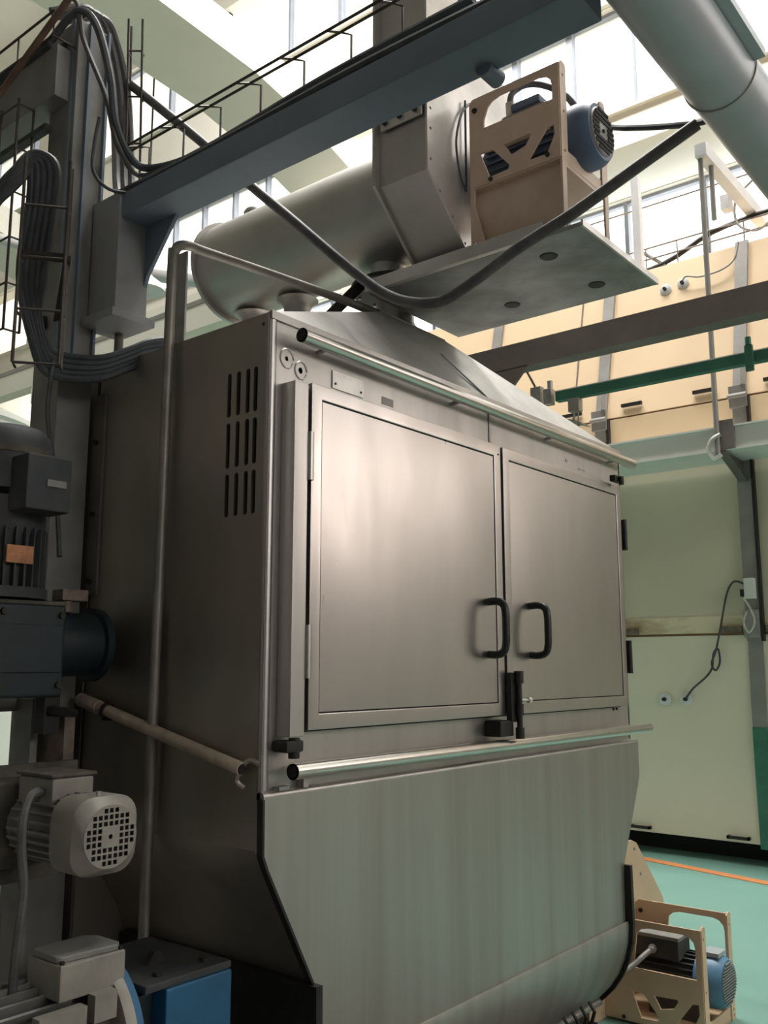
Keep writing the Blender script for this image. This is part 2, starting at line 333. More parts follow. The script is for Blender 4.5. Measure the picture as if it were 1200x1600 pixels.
# doors
def handle(parent, x, zc, mir):
    k = -1 if mir else 1
    yy = Y0 - .055
    pts = [(x, yy, zc + .093), (x + k * .03, yy - .055, zc + .093), (x + k * .075, yy - .066, zc + .088), (x + k * .105, yy - .068, zc + .06), (x + k * .108, yy - .068, zc), (x + k * .105, yy - .068, zc - .06), (x + k * .075, yy - .066, zc - .088), (x + k * .03, yy - .055, zc - .093), (x, yy, zc - .093)]
    pts = [(x, yy + .002, zc + .095), (x, yy - .035, zc + .096), (x, yy - .062, zc + .085), (x, yy - .072, zc + .055), (x, yy - .073, zc), (x, yy - .072, zc - .055), (x, yy - .062, zc - .085), (x, yy - .035, zc - .096), (x, yy + .002, zc - .095)]
    h = part('handle', M().tube(pts, .0145, 12, smooth=4), RUBBER, parent, label='black bow handle')
    return h
def door(x0, x1, z0, z1, hx, hz, hinge_x, lab):
    yf = Y0 - .05; fw = .045
    d = part('door', M().plate([(x0, z0), (x1, z0), (x1, z1), (x0, z1)], [[(x0 + fw, z0 + fw), (x1 - fw, z0 + fw), (x1 - fw, z1 - fw), (x0 + fw, z1 - fw)]], 'Y', yf, Y0 - .004), STEEL_DOOR, cab, bevel=.003, label=lab)
    part('door_seam', M().box(x0 + fw - .002, x1 - fw + .002, yf + .012, yf + .02, z0 + fw - .002, z1 - fw + .002), DARK, d, smooth=False)
    # slightly dished sheet
    nx, nz = 14, 14; a0, a1, b0, b1 = x0 + fw + .004, x1 - fw - .004, z0 + fw + .004, z1 - fw - .004
    m = M(); vs = []
    for j in range(nz + 1):
        for i in range(nx + 1):
            u, v = i / nx, j / nz
            bul = .006 * (math.sin(math.pi * u) * math.sin(math.pi * v)) ** .7 + .0016 * math.sin(5 * u + 3 * v) * math.sin(math.pi * u) * math.sin(math.pi * v)
            vs.append((a0 + (a1 - a0) * u, yf + .004 - bul, b0 + (b1 - b0) * v))
    fs = [(j * (nx + 1) + i, j * (nx + 1) + i + 1, (j + 1) * (nx + 1) + i + 1, (j + 1) * (nx + 1) + i) for j in range(nz) for i in range(nx)]
    edge = [i for i in range(nx + 1)] + [j * (nx + 1) + nx for j in range(1, nz + 1)] + [nz * (nx + 1) + i for i in range(nx - 1, -1, -1)] + [j * (nx + 1) for j in range(nz - 1, 0, -1)]
    nb = len(vs)
    for e in edge: vs.append((vs[e][0], yf + .011, vs[e][2]))
    ne = len(edge)
    fs += [(edge[i], edge[(i + 1) % ne], nb + (i + 1) % ne, nb + i) for i in range(ne)]
    part('door_sheet', m.add(vs, fs), STEEL_DOOR, d)
    handle(d, hx, hz, 0)
    for za, zb in ((z1 - .30, z1 - .155), (z0 + .145, z0 + .295)):
        h = part('hinge', M().cyl((hinge_x, yf - .004, za), (hinge_x, yf - .004, zb), .011, seg=12).box(hinge_x - .004, hinge_x + .004, yf - .002, yf + .04, za, zb), STEEL if hinge_x < 3 else BLACK_IRON, d)
    return d
d1 = door(1.945, 2.998, 1.42, 2.436, 2.885, 1.735, 1.935, 'left stainless door')
d2 = door(3.016, 4.06, 1.42, 2.436, 3.190, 1.735, 4.085, 'right stainless door')
part('screw', M().cyl((2.98, Y0 - .052, 2.40), (2.98, Y0 - .046, 2.40), .004, seg=8), BLACK_IRON, d1)
part('door_gap', M().box(1.930, 4.075, Y0 - .003, Y0 + .001, 1.412, 2.445), DARK, cab, smooth=False)
# latch between the doors
la = part('latch', M().box(3.000, 3.045, Y0 - .075, Y0 - .05, 1.395, 1.575), BLACK_IRON, cab, bevel=.004)
part('latch_rod', M().cyl((3.038, Y0 - .085, 1.335), (3.038, Y0 - .085, 1.57), .011, seg=12).cyl((3.038, Y0 - .085, 1.335), (3.038, Y0 - .085, 1.375), .017, seg=12).cyl((3.038, Y0 - .085, 1.42), (3.038, Y0 - .085, 1.46), .016, seg=12).cyl((3.038, Y0 - .085, 1.535), (3.038, Y0 - .085, 1.58), .018, seg=12), BLACK_IRON, la)
part('latch_block', M().box(2.93, 3.02, Y0 - .07, Y0, 1.345, 1.402), BLACK_IRON, la, bevel=.004)
part('latch_bolt', M().cyl((3.05, Y0 - .085, 1.475), (3.115, Y0 - .085, 1.472), .005, seg=8).cyl((3.10, Y0 - .085, 1.472), (3.12, Y0 - .085, 1.472), .011, seg=6), PLATE, la)
# hook, tag, screws
part('door_hook', M().box(3.95, 4.03, Y0 - .08, Y0 - .05, 2.445, 2.475).cyl((3.99, Y0 - .09, 2.43), (3.99, Y0 - .09, 2.47), .013, seg=10), BLACK_IRON, cab, bevel=.004)
tg = part('name_tag', M().box(2.085, 2.235, Y0 - .004, Y0, 2.462, 2.520), PLATE, cab, label='blank metal name tag')
part('tag_screw', M().cyl((2.098, Y0 - .006, 2.478), (2.098, Y0 - .003, 2.478), .004, seg=8).cyl((2.222, Y0 - .006, 2.478), (2.222, Y0 - .003, 2.478), .004, seg=8), BLACK_IRON, tg)
part('adhesive_patch', M().box(2.335, 2.395, Y0 - .0015, Y0, 2.466, 2.492), STRAP, cab, smooth=False)
wl = part('weld_ring', M().tube([(1.885 + .028 * math.cos(t * .5), Y0 - .001, 2.505 + .03 * math.sin(t * .5)) for t in range(13)], .0025, 5).tube([(1.945 + .026 * math.cos(t * .5), Y0 - .001, 2.483 + .028 * math.sin(t * .5)) for t in range(13)], .0025, 5), PLATE, cab)
part('wall_screw', M().cyl((4.00, Y0 - .005, 1.405), (4.00, Y0, 1.405), .006, seg=8).cyl((4.035, Y0 - .005, 1.405), (4.035, Y0, 1.405), .006, seg=8), BLACK_IRON, cab)
part('weld_line', M().box(3.62, 3.64, Y0 - .003, Y0, 2.49, 2.50).box(3.74, 3.80, Y0 - .003, Y0, 2.475, 2.48), GALV, cab)
# skirt and rounded trough
SY = 1.872
part('front_skirt', M().prism([(1.80, 1.250), (1.805, 1.10), (1.822, 1.06), (2.005, .735), (2.015, .49), (3.98, .49), (3.99, .735), (4.17, 1.06), (4.188, 1.10), (4.19, 1.250)], 'Y', SY, SY + .012), STEEL_SKIRT, cab)
part('skirt_lip', M().cyl((1.80, SY + .014, 1.250), (4.19, SY + .014, 1.250), .0145, seg=14).box(1.80, 4.19, SY + .014, Y0, 1.236, 1.262), STEEL, cab)
part('lip_bracket', M().box(1.86, 1.90, SY + .002, Y0, 1.262, 1.272), GALV, cab)
part('lip_bracket', M().box(1.955, 1.975, SY + .002, Y0, 1.262, 1.285), GALV, cab)
tr = [(SY + .002, .50)] + [(2.28 - .41 * math.cos(math.radians(a)), .49 - .41 * math.sin(math.radians(a))) for a in range(0, 181, 10)] + [(2.69, .60)]
part('trough', M().sheet(tr, 'X', 2.015, 3.985, .012, flip=-1), STEEL_SKIRT, cab)
part('trough_seam', M().box(2.015, 3.985, SY - .003, SY, .484, .496), GALV, cab)
rimo = [(SY - .028, .735)] + [(2.28 - .438 * math.cos(math.radians(a)), .49 - .438 * math.sin(math.radians(a))) for a in range(0, 181, 10)] + [(2.72, .735)]
part('end_plate', M().prism(rimo, 'X', 3.99, 4.012), BLACK_IRON, cab)
part('end_plate', M().prism(rimo, 'X', 1.985, 2.010), BLACK_IRON, cab)
edge = [(1.800, 1.245), (1.802, 1.10), (1.82, 1.06), (2.003, .735), (2.008, .44)]
for i in range(4):
    (xa, za), (xb, zb) = edge[i], edge[i + 1]
    part('edge_flange', M().bar((xa - .004, SY + .006, za), (xb - .004, SY + .006, zb), .008, .022, up=(0, 1, 0)), BLACK_IRON, cab)
part('drain_rail', M().cyl((2.6, 2.02, .145), (4.0, 2.02, .145), .018, seg=12), GALV, cab)
for i in range(4):
    part('pipe_clip', M().tube([(3.60 + .075 * i, 1.975, .10), (3.60 + .075 * i, 1.955, .16), (3.60 + .075 * i, 1.985, .20), (3.60 + .075 * i, 2.02, .17)], .008, 6).box(3.585 + .075 * i, 3.615 + .075 * i, 1.95, 1.985, .085, .115), BLACK_IRON, cab)
for xx in (2.2, 3.8):
    part('leg', M().box(xx - .05, xx + .05, 2.55, 2.65, 0, .62), COLUMN, cab)
# rear edge strips of the left side
part('edge_strip', M().box(X0 - .012, X0, 2.70, 2.765, 1.835, 2.53), PANEL, cab, bevel=.002)
for zz in (2.36, 2.11, 1.88):
    part('strip_bolt', M().cyl((X0 - .024, 2.735, zz), (X0 - .012, 2.735, zz), .009, seg=8), BLACK_IRON, cab)
part('side_stiffener', M().box(X0 - .006, X0, 2.755, 3.02, .3, 2.60), PANEL, cab)
# curved stay clip near the lower corner, with the drip pipe
part('stay_clip', M().tube([(1.812, 1.905, 1.335), (1.80, 1.93, 1.345), (1.79, 1.95, 1.325), (1.785, 1.965, 1.29), (1.80, 1.95, 1.27)], .008, 8, smooth=3), STEEL_SIDE, cab)

# pipes on the side
pp = solo('steel_riser_pipe', M().tube([(1.785, 2.345, .35), (1.785, 2.345, .8), (1.785, 2.34, 2.0), (1.785, 2.335, 2.86), (1.788, 2.333, 2.925), (1.81, 2.335, 2.965), (1.86, 2.34, 2.985), (1.92, 2.345, 2.99), (2.25, 2.36, 3.025), (2.55, 2.33, 3.030), (2.80, 2.28, 3.015)], .0165, 12, smooth=5), PIPE_DULL,
          'slim steel pipe rising along the dark left side, bending over the roof', 'pipe')
fb = solo('upright_flat_bar', M().box(1.835, 1.842, 2.325, 2.395, 2.60, 2.955), GALV, 'flat upright steel bar standing beside the bent riser pipe', 'bar')
dp = thing('drip_pipe', 'beige dusty slanting pipe across the dark lower left side', 'pipe', (1.78, 2.3, 1.30))
part('pipe_run', M().cyl((1.775, 2.62, 1.472), (1.785, 1.945, 1.322), .0185, seg=14), DRIP, dp)
part('coupling', M().cyl((1.775, 2.605, 1.469), (1.775, 2.71, 1.491), .022, seg=14), DRIP, dp)
part('pipe_mouth', M().cyl((1.7851, 1.945, 1.322), (1.7852, 1.940, 1.321), .0145, seg=12), DARK, dp)
part('clamp', M().lathe([(0, .026), (.012, .026)], (1.777, 2.57, 1.461), (0, -1, -.22), 14).box(1.765, 1.815, 2.545, 2.575, 1.43, 1.445), BLACK_IRON, dp)

# ================================================================== blower, duct and motor on top
def bolt_ring(m, c, ax, r, n, br=.007, th=.008, a0=0):
    for i in range(n):
        a = a0 + 2 * math.pi * i / n
        d = {'Y': (r * math.cos(a), 0, r * math.sin(a)), 'Z': (r * math.cos(a), r * math.sin(a), 0), 'X': (0, r * math.cos(a), r * math.sin(a))}[ax]
        p = Vector(c) + Vector(d); e = Vector({'Y': (0, -th, 0), 'Z': (0, 0, -th), 'X': (-th, 0, 0)}[ax])
        m.cyl(p, p + e, br, seg=6)
    return m
CX, CZ = 2.88, 3.5
bl = thing('roof_blower', 'big stainless blower with octagonal face and tall discharge above the cabinet', 'blower', (2.9, 2.2, 2.98))
arc = [(CX + .05 + .42 * math.cos(math.radians(a)), 3.55 + .42 * math.sin(math.radians(a))) for a in range(100, -1, -10)]
face = [(2.485, 3.357), (2.485, 4.9), (2.80, 4.9), (2.80, 3.98)] + arc[1:] + [(3.36, 3.36), (3.08, 3.095), (2.768, 3.095)]
part('scroll_casing', M().prism([(CX + (u - CX) * .985, v) for u, v in face], 'Y', 1.82, 2.04), STEEL_DUCT, bl)
holes = [circ(2.505, z, .006, 8) for z in (3.40, 3.52, 3.60, 3.72, 3.83)] + [circ(2.56, 3.30, .006, 8), circ(2.64, 3.23, .006, 8), circ(2.72, 3.155, .006, 8)]
fp = part('face_plate', M().plate(face, holes, 'Y', 1.812, 1.82), STEEL_PALE, bl)
part('rear_flange', M().plate([(CX + (u - CX) * 1.05, v if v > 3.2 else v - .015) for u, v in face], [circ(2.470, z, .006, 8) for z in (3.42, 3.52, 3.6)], 'Y', 2.04, 2.052), STEEL_DUCT, bl)
ap = part('access_cover', M().box(2.474, 2.482, 1.83, 2.02, 3.57, 3.90), STEEL_PALE, bl, bevel=.002)
bm_ = M()
for yy, zz in ((1.86, 3.60), (1.93, 3.60), (2.0, 3.60), (1.86, 3.87), (2.0, 3.87)): bm_.cyl((2.474, yy, zz), (2.462, yy, zz), .012, seg=6)
part('cover_bolt', bm_, BLACK_IRON, ap)
# inlet duct (long horizontal cylinder)
du = thing('inlet_duct', 'long horizontal grey steel drum duct running back from the blower', 'duct', (CX, 2.7, 3.25))
part('duct_shell', M().lathe([(0, .232), (1.235, .232), (1.25, .225)], (CX, 2.052, CZ), (0, 1, 0), 48), STEEL_DUCT, du)
part('end_rim', M().lathe([(0, .235), (0, .25), (.02, .25), (.02, .235)], (CX, 3.285, CZ), (0, 1, 0), 48), STEEL_DUCT, du)
for yy, r_ in ((2.335, .075), (2.87, .062), (3.16, .062)):
    s_ = part('stub_pipe', M().lathe([(0, r_), (.12, r_), (.145, r_ + .012), (.16, r_ + .035)], (CX + .03, yy, 3.10 if yy > 2.5 else 3.20), (0, 0, 1), 24), STEEL_DUCT, du)
part('top_stub', M().lathe([(0, .055), (.06, .055), (.075, .045)], (CX, 3.14, CZ + .21), (0, 0, 1), 20), STEEL_DUCT, du)
rear = thing('rear_housing', 'steel housing low behind the cabinet carrying the duct stubs', 'housing', (2.9, 3.2, 0))
part('housing_body', M().box(2.2, 3.8, 2.80, 3.45, 0, 2.55), STEEL_SIDE, rear)
part('duct_riser', M().cyl((CX + .03, 2.87, 2.55), (CX + .03, 2.87, 3.11), .062, seg=20), STEEL_DUCT, rear)
part('duct_riser', M().cyl((CX + .03, 3.16, 2.55), (CX + .03, 3.16, 3.11), .062, seg=20), STEEL_DUCT, rear)
# outlet neck
nk = thing('outlet_neck', 'flanged grey pipe neck joining the cabinet roof to the drum duct', 'pipe', (2.96, 2.335, 2.98))
part('neck_pipe', M().lathe([(0, .125), (.02, .10), (.05, .082), (.22, .082)], (2.96, 2.335, 2.985), (0, 0, 1), 28), STEEL_DUCT, nk)
part('flange_disc', M().lathe([(0, .19), (.018, .19)], (2.96, 2.335, 3.178), (0, 0, 1), 40), BLACK_IRON, nk, label='dark round flange')
part('base_collar', M().box(2.83, 3.12, 2.24, 2.45, 2.985, 3.002), BLACK_IRON, nk, bevel=.004)
part('flange_bolt', bolt_ring(M(), (2.96, 2.335, 3.178), 'Z', .165, 10), GALV, nk)
solo('roof_strut', M().bar((2.56, 2.45, 2.90), (2.82, 2.40, 3.19), .045, .012, up=(0, 1, 0)), BLACK_IRON, 'dark flat strut slanting from the roof up under the drum duct', 'strut')
# mounting plate
mp_ = thing('motor_shelf', 'grimy flat steel plate sticking out under the roof blower motor', 'shelf plate', (2.98, 1.8, 3.06))
part('shelf_plate', M().box(2.68, 3.31, 1.32, 2.25, 3.055, 3.072), DIRTY_PLATE, mp_, bevel=.003)
part('edge_bar', M().box(2.655, 2.68, 1.45, 2.25, 3.055, 3.105), STEEL_PALE, mp_, bevel=.003)
part('near_lip', M().box(2.68, 3.31, 1.312, 1.32, 3.055, 3.078), STEEL_PALE, mp_)
for x_, y_ in ((2.82, 1.52), (3.16, 1.50), (3.13, 1.86)):
    part('bolt_pad', M().lathe([(0, .03), (.004, .034)], (x_, y_, 3.0515), (0, 0, 1), 18), BLACK_IRON, mp_)

# beige motor bracket + motor, used twice (top and floor)
def bracket(root, xl, xr, y0, y1, z0, zs, z1, wb, material, low=True):
    """side plates at xl and xr between y0 (near) and y1, feet z0, plate foot zs, top z1, window sill wb"""
    k = (wb - zs) / .226; hz = lambda v: zs + (v - .10) * k
    win = [(y0 + .313, wb), (y0 + .312, wb + .035), (y0 + .295, z1 - .055), (y0 + .275, z1 - .037), (y0 + .24, z1 - .028), (y0 + .08, z1 - .028), (y0 + .05, z1 - .036), (y0 + .032, z1 - .055), (y0 + .026, z1 - .08), (y0 + .026, wb)]
    hs = [win] + [[(y0 + a, hz(b)) for a, b in q] for q in (
        [(.33, .229), (.274, .224), (.205, .140), (.211, .125), (.29, .122)],
        [(.226, .226), (.118, .231), (.114, .222), (.137, .19), (.196, .176)],
        [(.022, .229), (.051, .226), (.128, .129), (.052, .127), (.020, .19)])]
    for xx in (xl, xr):
        sp = part('side_plate', M().plate([(y0, zs), (y1, zs), (y1, z1 - .015), (y1 - .015, z1), (y0, z1)], hs, 'X', xx - .004, xx + .004), material, root)
        for ya, za, rr in ((y0 + .05, zs + .022, .009), (y1 - .09, zs + .012, .009), (y1 - .025, z1 - .05, .011)):
            part('plate_screw', M().cyl((xx - .004, ya, za), (xx - .010, ya, za), rr, seg=6), BLACK_IRON, sp)
        q = 1 if xx == xl else -1
        fl = [(0, z0), (.055, z0), (.052, z0 + .03), (.03, z0 + .05), (.03, zs - .03), (.045, zs), (.045, z1 + .006), (.034, z1 + .014), (.012, z1 + .014), (0, z1)] if z0 < zs - .05 else [(0, z0), (.05, z0), (.045, z1), (.034, z1 + .012), (.012, z1 + .012), (0, z1)]
        part('near_flange', M().plate([(xx + q * a, b) for a, b in fl], [circ(xx + q * .022, z, .006, 8) for z in (z0 + .02, zs + .03, zs + .18, z1 - .04)], 'Y', y0 - .004, y0 + .004), material, root)
        if z0 < zs - .05:
            part('far_flange', M().plate([(y1 - .055, z0), (y1, z0), (y1, zs), (y1 - .02, zs), (y1 - .015, zs - .07), (y1 - .045, z0 + .10), (y1 - .055, z0 + .07)], [circ(y1 - .02, z0 + .02, .007, 8), circ(y1 - .035, z0 + .045, .006, 8), circ(y1 - .015, z0 + .055, .006, 8)], 'X', xx - .004, xx + .004), material, root)
    if low: part('inner_panel', M().box(xl + .028, xl + .036, y0, y1, z0, zs), material, root)
    part('motor_tray', M().box(xl, xr, y0, y1, zs - .006, zs + .006), material, root, bevel=.002)
    part('tray_lip', M().box(xl + .03, xr - .03, y0 + .002, y0 + .010, zs - .02, zs + .045), material, root)
def motor_y(root, cx, cz, yn, r, length, body_m, cover_m, box_dir, grille='bars', tag_=None):
    """motor on the Y axis, fan cover towards -Y, near end at yn"""
    mo = part('motor', M().lathe([(0, r * .80), (length, r * .80), (length + .02, r * .6), (length + .05, r * .6)], (cx, yn + r * .9, cz), (0, 1, 0), 28), body_m, root, label=tag_)
    fm = M(); nf = 26
    for i in range(nf):
        a = 2 * math.pi * i / nf
        c, s = math.cos(a), math.sin(a)
        p = Vector((cx + c * r * .86, yn + r * 1.0, cz + s * r * .86)); q = p + Vector((0, length - r * .25, 0))
        fm.bar(p, q, .006, r * .17, up=(c, 0, s))
    part('cooling_fins', fm, body_m, mo)
    cv = part('fan_cover', M().lathe([(.0, r * .72), (.0, r * .84), (.02, r * .95), (.045, r), (r * 1.05, r), (r * 1.05, r * .96)], (cx, yn, cz), (0, 1, 0), 36), cover_m, mo)
    return mo, cv
bg = thing('blower_motor_bracket', 'beige cut-out steel motor bracket standing on the shelf under the blower', 'motor bracket', (2.88, 1.6, 3.075))
bracket(bg, 2.70, 3.06, 1.395, 1.77, 3.073, 3.345, 3.705, 3.571, BEIGE)
bmot = thing('blower_motor', 'blue electric motor with round grille cover held in the upper beige bracket', 'motor', (2.88, 1.55, 3.37))
mo, cv = motor_y(bmot, 2.88, 3.495, 1.325, .122, .33, BLUEM, BLUEM, 0)
part('grille_plate', M().lathe([(0, .086), (.006, .09)], (2.88, 1.318, 3.495), (0, 1, 0), 32), ALU, cv)
gm = M()
for i in range(9):
    z = -.072 + i * .018; hw = math.sqrt(max(.082 ** 2 - z * z, 0))
    if abs(z) > .03: gm.box(2.88 - hw, 2.88 + hw, 1.314, 1.317, 3.495 + z - .006, 3.495 + z + .006)
    else:
        gm.box(2.88 - hw, 2.88 - .033, 1.314, 1.317, 3.495 + z - .006, 3.495 + z + .006); gm.box(2.88 + .033, 2.88 + hw, 1.314, 1.317, 3.495 + z - .006, 3.495 + z + .006)
part('grille_slots', gm, DARK, cv)
part('hub_hole', M().cyl((2.88, 1.3135, 3.495), (2.88, 1.3175, 3.495), .007, seg=10), DARK, cv)
tb = part('terminal_box', M().prism([(1.47, 3.50), (1.68, 3.50), (1.68, 3.605), (1.66, 3.625), (1.49, 3.625), (1.47, 3.605)], 'X', 2.755, 2.85), ALU, bmot, bevel=.006)
part('box_lid', M().box(2.745, 2.86, 1.50, 1.62, 3.625, 3.655), BLUEM, tb, bevel=.006)
part('cable_gland', M().cyl((2.79, 1.645, 3.62), (2.785, 1.645, 3.69), .017, seg=12).cyl((2.79, 1.66, 3.58), (2.76, 1.71, 3.60), .012, seg=8), GALV, tb)
for xx in (2.80, 2.96): part('foot', M().box(xx - .03, xx + .03, 1.45, 1.68, 3.352, 3.42), BLUEM, bmot)
solo('motor_flex_hose', M().tube([(2.785, 1.645, 3.68), (2.795, 1.64, 3.735), (2.82, 1.60, 3.765), (2.845, 1.545, 3.757), (2.875, 1.48, 3.715), (2.90, 1.44, 3.66), (2.91, 1.43, 3.61)], .012, 10, smooth=5), CABLE_G, 'grey flexible hose arching over the blue blower motor', 'hose')
solo('blower_loop_cable', M().tube([(2.775, 1.803, 3.755), (2.70, 1.800, 3.68), (2.66, 1.8, 3.58), (2.652, 1.8, 3.50), (2.675, 1.8, 3.41), (2.715, 1.8, 3.355)], .0045, 6, smooth=5).tube([(2.715, 1.8, 3.73), (2.715, 1.8, 3.36)], .0045, 6), CABLE, 'thin dark cable looped on the pale blower face', 'cable')

# ================================================================== overhead steelwork
sb = thing('overhead_beam', 'blue-grey steel box beam crossing overhead with a gusseted hanging post', 'beam', (1.83, 1.7, 3.13))
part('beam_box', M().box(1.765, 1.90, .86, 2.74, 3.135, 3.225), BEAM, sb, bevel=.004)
part('hanging_post', M().box(1.755, 1.885, 2.60, 2.76, 2.795, 3.23), POST, sb, bevel=.004)
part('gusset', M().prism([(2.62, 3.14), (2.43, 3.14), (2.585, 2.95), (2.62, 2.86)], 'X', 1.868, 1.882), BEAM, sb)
part('post_foot', M().box(1.73, 1.905, 2.575, 2.785, 2.765, 2.795), POST, sb, bevel=.003)
part('foot_rod', M().cyl((1.86, 2.72, 2.3), (1.86, 2.72, 2.77), .016, seg=10), BRAUN, sb)
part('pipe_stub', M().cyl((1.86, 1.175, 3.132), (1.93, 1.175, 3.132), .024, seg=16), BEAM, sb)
co = thing('tray_column', 'tall dusty grey box column standing behind the left side', 'column', (1.72, 2.78, 0))
part('column_shaft', M().box(1.66, 1.79, 2.765, 2.93, 0, 3.92), COLUMN, co, bevel=.004)
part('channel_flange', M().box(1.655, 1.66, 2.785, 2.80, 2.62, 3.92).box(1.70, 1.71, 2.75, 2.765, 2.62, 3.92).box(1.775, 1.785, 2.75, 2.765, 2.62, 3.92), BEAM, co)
cl_ = part('clamp_block', M().box(1.64, 1.655, 2.85, 2.95, 2.755, 2.80), BLACK_IRON, co)
part('clamp_screw', M().cyl((1.65, 2.95, 2.76), (1.65, 2.95, 2.80), .012, seg=8), BLACK_IRON, cl_)
lb = thing('left_beam', 'dusty grey beam running back from the column top at the left', 'beam', (1.62, 3.6, 3.55))
part('beam_box', M().box(1.60, 1.72, 2.80, 5.5, 3.60, 3.80), COLUMN, lb, bevel=.003)
part('lower_rail', M().box(1.60, 1.63, 2.85, 5.5, 3.49, 3.51), BLACK_IRON, lb)
# wire cable trays: long wires and bent cross wires
def tray(name, label, p0, p1, side, up, prof, rails, pitch, r=.004):
    t = thing(name, label, 'cable tray', p0)
    a = Vector(p0); b = Vector(p1); d = (b - a); Ln = d.length; d.normalize(); s = Vector(side); u = Vector(up)
    at = lambda q: s * q[0] + u * q[1]
    for q in rails:
        part('long_wire', M().tube([a + at(q), b + at(q)], r * 1.25, 6), WIRE, t)
    src = None
    for k in range(int(Ln / pitch) + 1):
        if src is None: src = part('cross_wire', M().tube([a + at(q) for q in prof], r, 6), WIRE, t)
        else: copy_part(src, t, d * (k * pitch))
    return t
Xv, Yv, Zv = (1, 0, 0), (0, 1, 0), (0, 0, 1)
BASK = [(.14, 0), (.14, .285), (.09, .265), (.03, .235)]
tray('beam_cable_tray', 'open wire basket tray lying along the top of the blue-grey beam', (1.80, 1.30, 3.23), (1.80, 2.74, 3.23), Xv, Zv, BASK, ((.03, 0), (.14, .17), (.14, 0), (.09, .265), (.03, .235)), .20)
BASK2 = [(0, .10), (0, 0), (.17, 0), (.17, .10), (.13, .16)]
tray('left_cable_tray', 'wire basket tray on the dusty beam at the top left', (1.57, 2.78, 3.805), (1.57, 5.4, 3.805), Xv, Zv, BASK2, ((0, .10), (0, 0), (.17, 0), (.17, .10), (.13, .16)), .24)
tray('riser_cable_tray', 'upright wire ladder tray hanging left of the column', (1.36, 2.36, 2.45), (1.36, 2.36, 3.08), (-.75, .62, 0), (.6, .75, 0), [(-.05, .05), (-.05, 0), (.08, 0), (.08, .05)], ((-.05, 0), (-.05, .05), (.08, 0)), .16)
part('tray_arm', M().bar((1.41, 2.34, 2.78), (1.66, 2.80, 2.78), .02, .02).bar((1.41, 2.34, 2.78), (1.30, 2.42, 2.78), .02, .02), BLACK_IRON, bpy.data.objects['riser_cable_tray'])
tray('column_cable_tray', 'narrow upright wire tray beside the column top over the beam end', (1.93, 2.83, 3.38), (1.93, 2.86, 4.12), (.65, -.75, 0), (.75, .65, 0), [(0, .045), (0, 0), (.055, 0), (.055, .03)], ((0, .045), (0, 0), (.055, 0)), .20)
tray('left_drop_tray', 'wire tray hanging under the dusty beam at the far left', (1.55, 2.95, 2.75), (1.55, 2.95, 3.62), Yv, Xv, [(0, .06), (0, 0), (.24, 0), (.24, .06)], ((0, .06), (0, 0), (.12, 0), (.24, 0)), .17)
# cables
def cable(name, pts, r, m, label, cat='cable', group=None, smooth=5, seg=8):
    return solo(name, M().tube(pts, r, seg, smooth=smooth), m, label, cat, group)
for i, nm in enumerate(('frontmost', 'second from the front', 'third from the front', 'rearmost')):
    o = i * .036
    y = [2.66, 2.3, 1.9, 1.5, 1.1, .88]
    cable('beam_cable', [(1.785 + o, yy, 3.242 + .006 * math.sin(yy * 5 + i * 1.7) + .03 * max(0, 1.9 - yy) * (i % 2)) for yy in y], .0145 + .0015 * (i % 2), CABLE,
          'dark cable lying on the blue-grey beam top, ' + nm, group='cables in the beam tray')
for i, nm in enumerate(('near', 'middle', 'far')):
    y = [2.84, 3.1, 3.6, 4.3, 5.3]
    cable('left_tray_cable', [(1.605 + .05 * i, yy, 3.83 + .01 * math.sin(yy * 4 + i)) for yy in y], .022, DUSTY_BLACK, nm + ' cable of the three thick dusty ones on the top left tray', group='cables in the top left tray')
L1 = [(1.60, 2.85, 3.83), (1.62, 2.719, 3.90), (1.66, 2.656, 3.84), (1.68, 2.584, 3.62), (1.70, 2.57, 3.452), (1.78, 2.603, 3.381), (1.86, 2.60, 3.36), (1.88, 2.392, 3.33), (1.87, 2.091, 3.33), (1.86, 1.706, 3.34), (1.86, 1.2, 3.34)]
cable('drooping_cable', L1, .014, CABLE, 'thick dark cable drooping from the column top over to the beam')
cable('slim_drooping_cable', [(1.6, 2.78, 3.99), (1.62, 2.72, 3.93), (1.64, 2.702, 3.796), (1.68, 2.605, 3.553), (1.72, 2.582, 3.382), (1.85, 2.635, 3.34), (1.86, 2.438, 3.32)], .009, CABLE_G, 'slim grey cable beside the thick drooping one at the column')
cable('low_loop_cable', [(1.65, 2.59, 3.45), (1.64, 2.595, 3.348), (1.64, 2.592, 3.248), (1.70, 2.586, 3.207), (1.8, 2.59, 3.235), (1.84, 2.594, 3.26), (1.84, 2.50, 3.28)], .006, CABLE, 'thin dark cable hanging in the lowest loop in front of the column')
B0 = [(1.0, 3.0, 2.80), (1.25, 2.599, 2.959), (1.30, 2.513, 3.024), (1.35, 2.485, 3.105), (1.38, 2.452, 3.104), (1.40, 2.48, 2.991), (1.42, 2.548, 2.789), (1.50, 2.65, 2.661), (1.60, 2.72, 2.593), (1.69, 2.60, 2.567), (1.785, 2.56, 2.614), (1.85, 2.54, 2.655), (1.95, 2.53, 2.69)]
for i, nm in enumerate(('lowest', 'second lowest', 'middle', 'second highest', 'highest')):
    o = (i - 2) * .019
    cable('bundle_cable', [(x + (.629 * o if 4 <= k <= 6 else .2 * o), y - (.777 * o if 4 <= k <= 6 else .1 * o), z + (0 if 4 <= k <= 6 else o)) for k, (x, y, z) in enumerate(B0)], .0125 - .001 * (i % 2), CABLE,
          nm + ' cable of the thick hooked bundle at the left ending on the roof', group='hooked cable bundle at the left')
